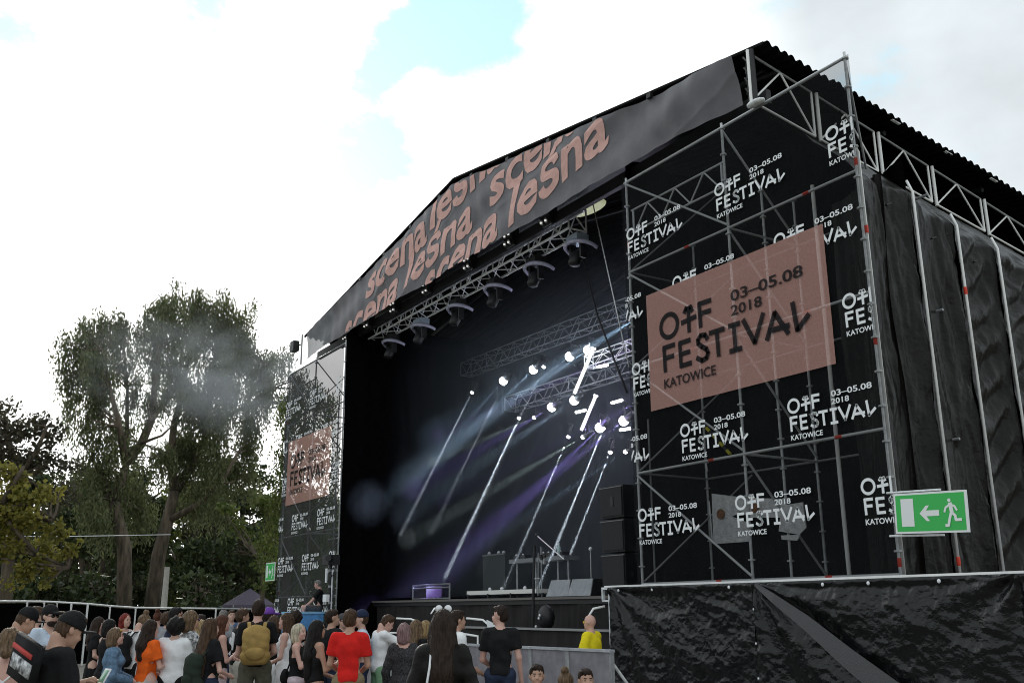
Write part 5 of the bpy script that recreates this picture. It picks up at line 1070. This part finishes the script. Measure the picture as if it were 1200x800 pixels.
        if hs == 'short': s.cut(lambda X, Yy, Zz: np.maximum(np.minimum((hc[2]-.012)-Zz, ((X-hc[0])*fx+(Yy-hc[1])*fy)+.005), (hc[2]-.075)-Zz+0*X))
        s.add(lambda X, Yy, Zz: .0048*np.sin(np.arctan2(Yy-hc[1], X-hc[0])*22+3*np.sin(Zz*16+ph[2])+ph[0])*np.sin(np.arctan2(Yy-hc[1], X-hc[0])*9+Zz*12+ph[3])+.003*np.sin(X*70+ph[1])*np.sin(Zz*45)*(1 if hs != 'curly' else 3)); mk('hair', s, H[hair])
    if cap:
        s = SDF((-.2, -.2, hc[2]-.03), (.2, .28, hc[2]+.2), hl); s.ell(Hd(0, -.008, .058), (.092, .108, .098), .01); u_ = np.array(Hd(0, 0, 1))-np.array(Hd(0, 0, 0)); q_ = np.array(Hd(0, -.01, .032)); s.cut(lambda X, Yy, Zz: -((X-q_[0])*u_[0]+(Yy-q_[1])*u_[1]+(Zz-q_[2])*u_[2])); s.ell(Hd(0, .135, .045), (.066, .072, .020), .010); mk('cap', s, cap)
    if beard:
        s = SDF((-.12, -.05, hc[2]-.15), (.12, .2, hc[2]+.02), hl); s.ell(Hd(0, .048, -.068), (.062, .060, .050), .01); c0 = Hd(0, .11, -.005); s.cut(lambda X, Yy, Zz: .048-np.sqrt((X-c0[0])**2+(Yy-c0[1])**2+(Zz-c0[2])**2)); mk('beard', s, H[hair])
    def kid(b, name, m): 
        o = b.build(name, m, None, True); me = o.data; c_ = np.zeros(len(me.vertices)*3); me.vertices.foreach_get('co', c_); me.vertices.foreach_set('co', c_*sc); me.update(); o.parent = T; return o
    if abs((face+turn) % 360) > 50 and abs((face+turn) % 360) < 310:
        if not glasses:
            for q in (-1, 1): kid(MB().ball(Hd(q*.030, .083, .012), .0105, 8, (1, .8, .7)), 'eye', EYE)
        for q in (-1, 1): kid(MB().tube(Hd(q*.016, .092, .034), Hd(q*.044, .082, .036), .005), 'eyebrow', H[hair] if hs != 'bald' else H['brown'])
        kid(MB().ball(Hd(0, .090, -.048), .02, 8, (1, .45, .32)), 'mouth', LIP)
    if glasses:
        b = MB()
        for q in (-1, 1): b.ball(Hd(q*.032, .094, .010), .026, 8, (1, .5, .8)); b.tube(Hd(q*.055, .088, .015), Hd(q*.080, -.01, .012), .004)
        b.tube(Hd(-.01, .098, .014), Hd(.01, .098, .014), .004); kid(b, 'sunglasses', GLASS if glasses is True else glasses)
    T.rotation_euler = (0, 0, rz); T['_'] = 0; del T['_']
    def W(p):                                    # a point in the person's own frame -> the world
        x, y = p[0]*sc, p[1]*sc; return np.array([loc[0]+x*math.cos(rz)-y*math.sin(rz), loc[1]+x*math.sin(rz)+y*math.cos(rz), z0+p[2]*sc])
    return dict(W=W, rz=rz, wr=wr, el=el, sc=sc, T=T, hc=hc)
def held(P, b, name, part, m, label, cat, group=None):
    """a carried thing: own top-level object, turned with the person who carries it"""
    T = empty(name, tuple(P['T'].location), label, cat, group); T.rotation_euler = (0, 0, P['rz']); out_ = []
    for bb, pn, mm in zip(b, part, m):
        o = rawmesh(pn, [np.array([float(q) for q in v])*P['sc'] for v in bb.V], bb.F, mm, None, True); o.parent = T; out_.append(o)
    return T
def phone(P, label, m=None, side=1):
    w = np.array(P['wr'][side]); e = np.array(P['el'][side]); d = (w-e)/np.linalg.norm(w-e); c = w+d*.10+np.array([0, 0, .045])
    held(P, [MB().box(c, (.075, .012, .15), rx=-.5), MB().box(c+np.array([0, -.008, 0]), (.066, .004, .13), rx=-.5)], 'phone', ['case', 'screen'], [m or CW, mat('phone screen', (.03, .10, .06), .15, emis=(.3, .6, .4), estr=.15)], label, 'phone')
def backpack(P, m, label, w=.30, h=.42, pocket=True, back=True):
    y = -.135 if back else .15; sg = -1 if back else 1
    s = SDF((-.25, -.42, .9), (.25, .42, 1.5), .016); a = .028
    s.ell((0, y+sg*.085, 1.22), (w*.5, .10, h*.5), .02).cap((-w*.30, y+sg*.06, 1.06), (w*.30, y+sg*.06, 1.06), .085, .085, .05).cap((-w*.26, y+sg*.06, 1.34), (w*.26, y+sg*.06, 1.34), .075, .075, .05).add(lambda X, Yy, Zz: .003*np.sin(Zz*60+X*20))
    V, Q = s.mesh(); T = empty('backpack', tuple(P['T'].location), label, 'backpack'); T.rotation_euler = (0, 0, P['rz'])
    o = rawmesh('main_bag', V*P['sc'], Q, m, None, True); o.parent = T
    if pocket:
        s = SDF((-.2, -.42, .95), (.2, .42, 1.3), .016); s.ell((0, y+sg*.16, 1.11), (w*.36, .05, .085), .02); V, Q = s.mesh(); o = rawmesh('front_pocket', V*P['sc'], Q, m, None, True); o.parent = T
    for q in (-1, 1):
        b = MB(); pts = [(q*.09, y+sg*.02, 1.40), (q*.10, y-sg*.04, 1.475), (q*.105, y-sg*.14, 1.485), (q*.11, y-sg*.25, 1.40), (q*.12, y-sg*.27, 1.25), (q*.15, y-sg*.14, 1.10)]
        V = []; 
        for p in pts: V += [(p[0]-.022, p[1], p[2]+.004), (p[0]+.022, p[1], p[2]+.004), (p[0]+.022, p[1], p[2]-.012), (p[0]-.022, p[1], p[2]-.012)]
        b.add(V, [(4*i+k2, 4*i+(k2+1) % 4, 4*i+4+(k2+1) % 4, 4*i+4+k2) for i in range(len(pts)-1) for k2 in range(4)]); o = rawmesh('strap', np.array(b.V)*P['sc'], b.F, m, None, False); o.parent = T
    return T
def bag(P, c, size, m, label, strap=None, name='bag'):
    s = SDF(np.array(c)-np.array(size)-.05, np.array(c)+np.array(size)+.05, .016); s.ell(c, size, .02).cap(np.array(c)-[0, 0, size[2]*.4], np.array(c)-[0, 0, size[2]*.5], min(size[:2])*1.1, min(size[:2])*1.1, .05); V, Q = s.mesh(); T = empty(name, tuple(P['T'].location), label, 'bag'); T.rotation_euler = (0, 0, P['rz'])
    o = rawmesh('pouch', V*P['sc'], Q, m, None, True); o.parent = T
    if strap: o = rawmesh('strap', *(lambda b: (np.array([[float(q) for q in v] for v in b.V])*P['sc'], b.F))(MB().path(strap, .012)), m, None, True); o.parent = T
STR = [(0, -.16, 1.3), (-.12, -.10, 1.47), (-.10, .03, 1.48), (0, .14, 1.3), (.17, .12, 1.0)]

# nearest people
A = person(15, 8.9, 1.62, 5, 'woman from behind with dark blond bun and bare back crossed by thin white straps', CTEAL, 'strap', CTEAL, 'skirt', 'dblond', 'bun', sex='f', skin=2, arms=('front', 'front'))
A = person(70, 8.3, 1.76, 62, 'person in black baseball cap and black t-shirt bending over a white phone at left', CB, 'tee', CB, 'shorts', 'brown', 'short', cap=CB, arms=('phone', 'phone'), nod=1.2, turn=10, skin=1); phone(A, 'white phone held by the person in the black cap', CW)
b = MB().box((-.02, -.20, 1.40), (.36, .05, .30), ry=.3); b2 = MB().box((-.02, -.232, 1.37), (.30, .01, .10), ry=.3); b3 = MB().box((-.02, -.232, 1.47), (.30, .01, .035), ry=.3)
held(A, [b, b2, b3], 'shoulder_bag', ['bag_body', 'white_print', 'red_print'], [CB, CPAT, mat('red print', (.5, .06, .05), .8)], 'black shoulder bag with white and red print on the back of the capped person', 'bag')
A = person(22, 10.6, 1.80, 78, 'person in black cap looking down at the far left, cream and black jacket', CK, 'jacket', CB, 'trousers', 'brown', 'short', cap=CB, nod=1.2, arms=('phone', 'phone'), skin=1)
A = person(42, 13, 1.80, 40, 'person with short brown hair in white shirt, dark backpack, behind the two caps', CW, 'tee', CJ, 'trousers', 'brown', 'short', turn=15); backpack(A, CB, 'black backpack on the short haired person in white at far left', .27, .40)
person(59, 12.2, 1.80, 150, 'bearded person in black cap and sunglasses wearing a pale blue t-shirt', CLB, 'tee', CJ, 'trousers', 'dark', 'short', cap=CB, glasses=True, beard=True, arms=('fold', 'fold'), turn=-10)
person(72, 16, 1.74, 120, 'sandy haired person half hidden behind the black caps', CK, 'tee', CJ, 'trousers', 'dblond', 'short')
A = person(117, 15, 1.66, 100, 'smiling woman with long dark hair and white headband, black dress with red collar', CB, 'tee', CB, 'mini', 'dark', 'long', sex='f', arms=('chest', 'front')); bag(A, (.18, .14, 1.10), (.07, .05, .14), CP, 'pale pink flowered bag hanging from the dark haired woman', STR)
person(130, 14, 1.64, 60, 'dark haired person in black top seen from behind beside the smiling woman', CB, 'tank', CB, 'mini', 'black', 'bob', sex='f', arms=('chest', 'reach'))
A = person(138, 12.0, 1.56, 92, 'woman in blue denim jacket and white pleated skirt, sunglasses pushed up in her hair', CD, 'jacket', CW, 'long', 'dblond', 'bob', sex='f', arms=('front', 'front'), turn=0, fat=.12, skin=2)
b = MB()
for q in (-1, 1): b.ball((q*.035, .075, 1.72), .028, 8, (1, .7, .6))
held(A, [b], 'sunglasses', ['lenses'], [mat('amber lens', (.55, .35, .05), .3)], 'amber sunglasses resting on the hair of the woman in denim', 'sunglasses')
person(148, 16.5, 1.70, 140, 'red haired person in white looking towards the camera behind the denim jacket', CW, 'tank', CJ, 'trousers', 'red', 'bob', sex='f')
A = person(164, 14, 1.72, 62, 'person with hair in a top bun, white t-shirt and large black backpack', CW, 'tee', CB, 'trousers', 'dblond', 'topbun', nod=1.2, arms=('phone', 'phone')); backpack(A, CB, 'large black backpack on the person with the top bun', .30, .50)
A = person(178, 12, 1.64, 55, 'woman with dark wavy hair in bright orange top and pale grey skirt', CO, 'tee', CLG, 'mini', 'dark', 'long', sex='f', arms=('front', 'phone'), skin=2, turn=10); phone(A, 'dark phone held by the woman in orange', CB); bag(A, (-.22, .08, 1.08), (.06, .09, .15), CW, 'white cloth bag beside the woman in orange', [(-.2, .1, 1.2), (-.2, .02, 1.42), (-.2, -.05, 1.2)], 'tote_bag')
person(186, 17.5, 1.72, 30, 'brown haired person with a bun behind the woman in orange', CBL, 'tee', CJ, 'trousers', 'auburn', 'topbun', sex='f')
person(197, 17, 1.71, 20, 'person with curly brown hair far behind the orange top', CG, 'tee', CJ, 'trousers', 'brown', 'curly', sex='f')
person(206, 14, 1.78, 95, 'dark haired person in sunglasses and navy jacket', CN, 'jacket', CJ, 'trousers', 'black', 'short', glasses=True, arms=('phone', 'front'), skin=1)
A = person(208, 12, 1.66, 15, 'person with black hair in white shirt with grey scarf and black shorts, from behind', CW, 'shirt', CB, 'shorts', 'black', 'curly', arms=('front', 'phone'))
A = person(224, 12.1, 1.74, 70, 'blond person in sunglasses wearing a black and white patterned shirt', CPAT, 'tee', CB, 'shorts', 'dblond', 'bob', glasses=True, arms=('front', 'face'), skin=1); phone(A, 'white phone raised by the blond person in patterned shirt', CW)
person(236, 15, 1.68, 45, 'person in light grey shirt behind the patterned shirt', CLG, 'shirt', CJ, 'trousers', 'dark', 'short', arms=('front', 'front'))
person(238, 13.6, 1.62, 30, 'woman with long blonde hair partly hidden by the dark green backpack', CB, 'tee', CJ, 'trousers', 'blonde', 'long', sex='f')
A = person(248, 11.2, 1.66, 55, 'woman with very long light brown hair in black t-shirt and jeans', CB, 'tee', CJ, 'trousers', 'brown', 'verylong', sex='f', arms=('front', 'front'), skin=2)
bp = backpack(A, CDG, 'drooping dark green backpack on the woman with long light brown hair', .27, .44); bp.location = Vector(bp.location)+Vector((-.0, -.0, -.10))
person(261, 13, 1.68, 75, 'woman with auburn hair in black sleeveless top and white trousers', CB, 'tank', CP, 'trousers', 'auburn', 'long', sex='f', arms=('fold', 'fold'), skin=2)
person(262, 18, 1.74, 20, 'grey haired person far back beside the auburn hair', CG, 'tee', CJ, 'trousers', 'grey', 'short')
person(272, 20, 1.74, 170, 'person in blue far back facing the camera', CBL, 'tee', CJ, 'trousers', 'brown', 'short')
A = person(284, 14, 1.76, 72, 'short haired bearded person in black t-shirt with white print, beige shorts', CB, 'tee', CK, 'shorts', 'brown', 'short', beard=True, arms=('front', 'front'), skin=1)
for q in (-1, 1): o = MB().box((q*.05*1.0, -.135, 1.25+.04*q), (.12, .012, .24), ry=.25).build('shirt_print', CW, None); o.parent = A['T']
A = person(303, 12.4, 1.86, 2, 'tall short haired person from behind in black t-shirt and camouflage shorts', CB, 'tee', CC, 'shorts', 'dark', 'short', arms=('front', 'front'), skin=2); backpack(A, CTAN, 'tan canvas backpack on the tall person in camouflage shorts', .34, .47)
person(315, 15, 1.76, 60, 'person in bright purple cap beside the tan backpack', CB, 'tee', CJ, 'trousers', 'dark', 'short', cap=CPU)
person(322, 14, 1.66, -70, 'brown haired person in black top and white shorts right of the tan backpack', CB, 'tee', CW, 'shorts', 'brown', 'bob', sex='f', arms=('phone', 'chest'), skin=2)
person(337, 13, 1.70, -80, 'woman with long brown hair in white sleeveless top and white trousers', CW, 'tank', CW, 'trousers', 'brown', 'verylong', sex='f', arms=('front', 'front'), skin=2)
person(347, 16, 1.72, 10, 'person with dark bushy hair behind the platinum blonde woman', CB, 'tee', CJ, 'trousers', 'dark', 'curly', sex='f')
A = person(351, 12, 1.58, 100, 'platinum blonde woman in black sleeveless top and pale pink trousers', CB, 'tank', CP, 'trousers', 'plat', 'bob', sex='f', arms=('fold', 'chest'), turn=20, skin=2); bag(A, (-.02, -.17, 1.02), (.11, .06, .10), CB, 'small black bag at the hip of the platinum blonde woman', [(-.05, -.15, 1.08), (-.14, -.05, 1.42), (.0, .1, 1.44), (.12, .1, 1.1)])
A = person(372, 11, 1.63, 65, 'woman with long black hair in black dress holding up a phone', CB, 'tank', CB, 'long', 'black', 'verylong', sex='f', arms=('front', 'phone'), skin=1); phone(A, 'phone with green screen held by the woman with long black hair', CLG)
person(389, 13, 1.74, 55, 'dark haired person in plain black t-shirt left of the red t-shirt', CB, 'tee', CJ, 'trousers', 'dark', 'short', turn=20, skin=1)
person(402, 15.5, 1.66, 150, 'person in grey cap and slate blue top seen between the black and red t-shirts', CBL, 'tee', CJ, 'trousers', 'dark', 'short', glasses=True, cap=CSH)
person(411, 10.6, 1.74, 5, 'person from behind in bright red t-shirt with short brown hair', CR, 'tee', cloth('khaki', (.22, .17, .10)), 'trousers', 'brown', 'short', arms=('front', 'front'), skin=1, turn=15)
person(425, 13, 1.72, -95, 'person in navy cap facing left behind the red t-shirt', CLB, 'tee', CN, 'trousers', 'brown', 'short', cap=CN, arms=('front', 'front'))
person(447, 13, 1.70, 68, 'person in white shirt and pale green trousers reaching to the right', CW, 'shirt', CGR, 'trousers', 'brown', 'short', arms=('down', 'reach'), nod=1.4, turn=10, skin=2)
person(474, 11, 1.59, 15, 'woman from behind with short pinkish hair in black lace top', CLACE, 'shirt', CLACE, 'long', 'pink', 'bob', sex='f', skin=2, neck=.045, fat=.1)
person(488, 12, 1.61, 40, 'woman with shoulder length brown blond hair beside the pinkish hair', CB, 'tee', CB, 'long', 'dblond', 'long', sex='f')
person(499, 13, 1.59, 50, 'blonde person beyond the pink haired woman', CB, 'tank', CB, 'trousers', 'blonde', 'bob', sex='f')
A = person(519, 7.9, 1.735, 4, 'woman from behind with very long straight dark brown hair and black leather jacket', CLE, 'jacket', CB, 'trousers', 'dark', 'verylong', sex='f', skin=2)
held(A, [MB().path([(-.15, -.13, .95), (-.115, -.165, 1.15), (-.085, -.15, 1.34), (-.08, -.06, 1.49), (-.05, .06, 1.49)], .009)], 'bag_strap', ['strap'], [CW], 'thin white bag strap over the leather jacket', 'strap')
b = MB()
for q in (-1, 1): b.tube((q*.036, .06, 1.765), (q*.036, .068, 1.765), .03, n=12)
b.tube((-.07, .06, 1.77), (-.09, -.03, 1.73), .006); held(A, [b], 'sunglasses', ['frame'], [CW], 'white rimmed sunglasses on the head of the woman with very long hair', 'sunglasses')
person(535, 11, 1.72, 70, 'dark haired person in white shirt leaning on the barrier beside the long hair', CW, 'tee', CJ, 'trousers', 'dark', 'short', arms=('front', 'front'), skin=1)
person(586, 11.0, 1.77, 8, 'person in black t-shirt and blue jeans from behind, head turned left', CB, 'tee', CJ, 'trousers', 'dark', 'short', arms=('front', 'down'), turn=-75, skin=2)
# behind the barrier
pp = atd(692, 711, 15.2)
A = person(692, 15.0, 1.64, -62, 'bald security guard in yellow vest with yellow sunglasses behind the barrier', CY, 'vest', CB, 'trousers', 'brown', 'bald', arms=('fold', 'fold'), glasses=mat('yellow frame', (.8, .55, .02), .3), skin=2, fat=.1)
s = 0
# low heads in front of the barrier: seated on its foot plate side
for (px, d, lab, hr, hs_, fc, sx) in ((628, 11.6, 'dark haired person sitting before the grey barrier facing the camera, leftmost of three', 'dark', 'short', 178, 'm'), (661, 11.4, 'person with messy brown blond bun, between the two seated dark haired heads', 'dblond', 'topbun', 10, 'f'), (684, 11.3, 'dark haired person sitting at the right end of the barrier facing the camera', 'dark', 'short', 165, 'm')):
    top_z = atd(px, {628: 778, 661: 787, 684: 783}[px], d)[2]; person(px, d, 1.74, fc, lab, CSH, 'tee', CJ, 'trousers', hr, hs_, sit=True, z0=top_z-1.30, sex=sx, skin=1, arms=('knee', 'knee'))
    P0 = atd(px, 711, d); T = empty('folding_stool', (P0[0], P0[1], 0), 'low dark stool under '+{628: 'the leftmost seated head', 661: 'the person with the messy bun', 684: 'the rightmost seated head'}[px], 'stool')
    zz = top_z-1.30+.40; MB().box((P0[0], P0[1], max(.08, zz-.04)), (.36, .36, .05)).build('seat', CB, T)
    for dx in (-.14, .14):
        for dy in (-.14, .14): MB().tube((P0[0]+dx, P0[1]+dy, 0), (P0[0]+dx, P0[1]+dy, max(.06, zz-.06)), .015).build('leg', STEEL_D, T)
# technician seated by the camera stand
px0 = onY(374, 700, 10.9)
ztop = onY(372, 679, 10.9)[2]
person(372, 25, 1.74, -85, 'grey haired person in black t-shirt and shorts sitting beside the camera stand', CB, 'tee', CSH, 'shorts', 'grey', 'short', sit=True, z0=ztop-1.30, loc=(px0[0], 10.9), arms=('knee', 'knee'), nod=.6, skin=2)
T = empty('stool', (px0[0], 10.9, 0), 'dark stool carrying the seated technician', 'stool'); zz = ztop-1.30+.40; MB().box((px0[0], 10.9, zz-.05), (.42, .42, .07)).build('seat', BLACK, T)
for dx in (-.16, .16):
    for dy in (-.16, .16): MB().tube((px0[0]+dx, 10.9+dy, 1.05), (px0[0]+dx, 10.9+dy, zz-.06), .02).build('leg', BLACK, T)
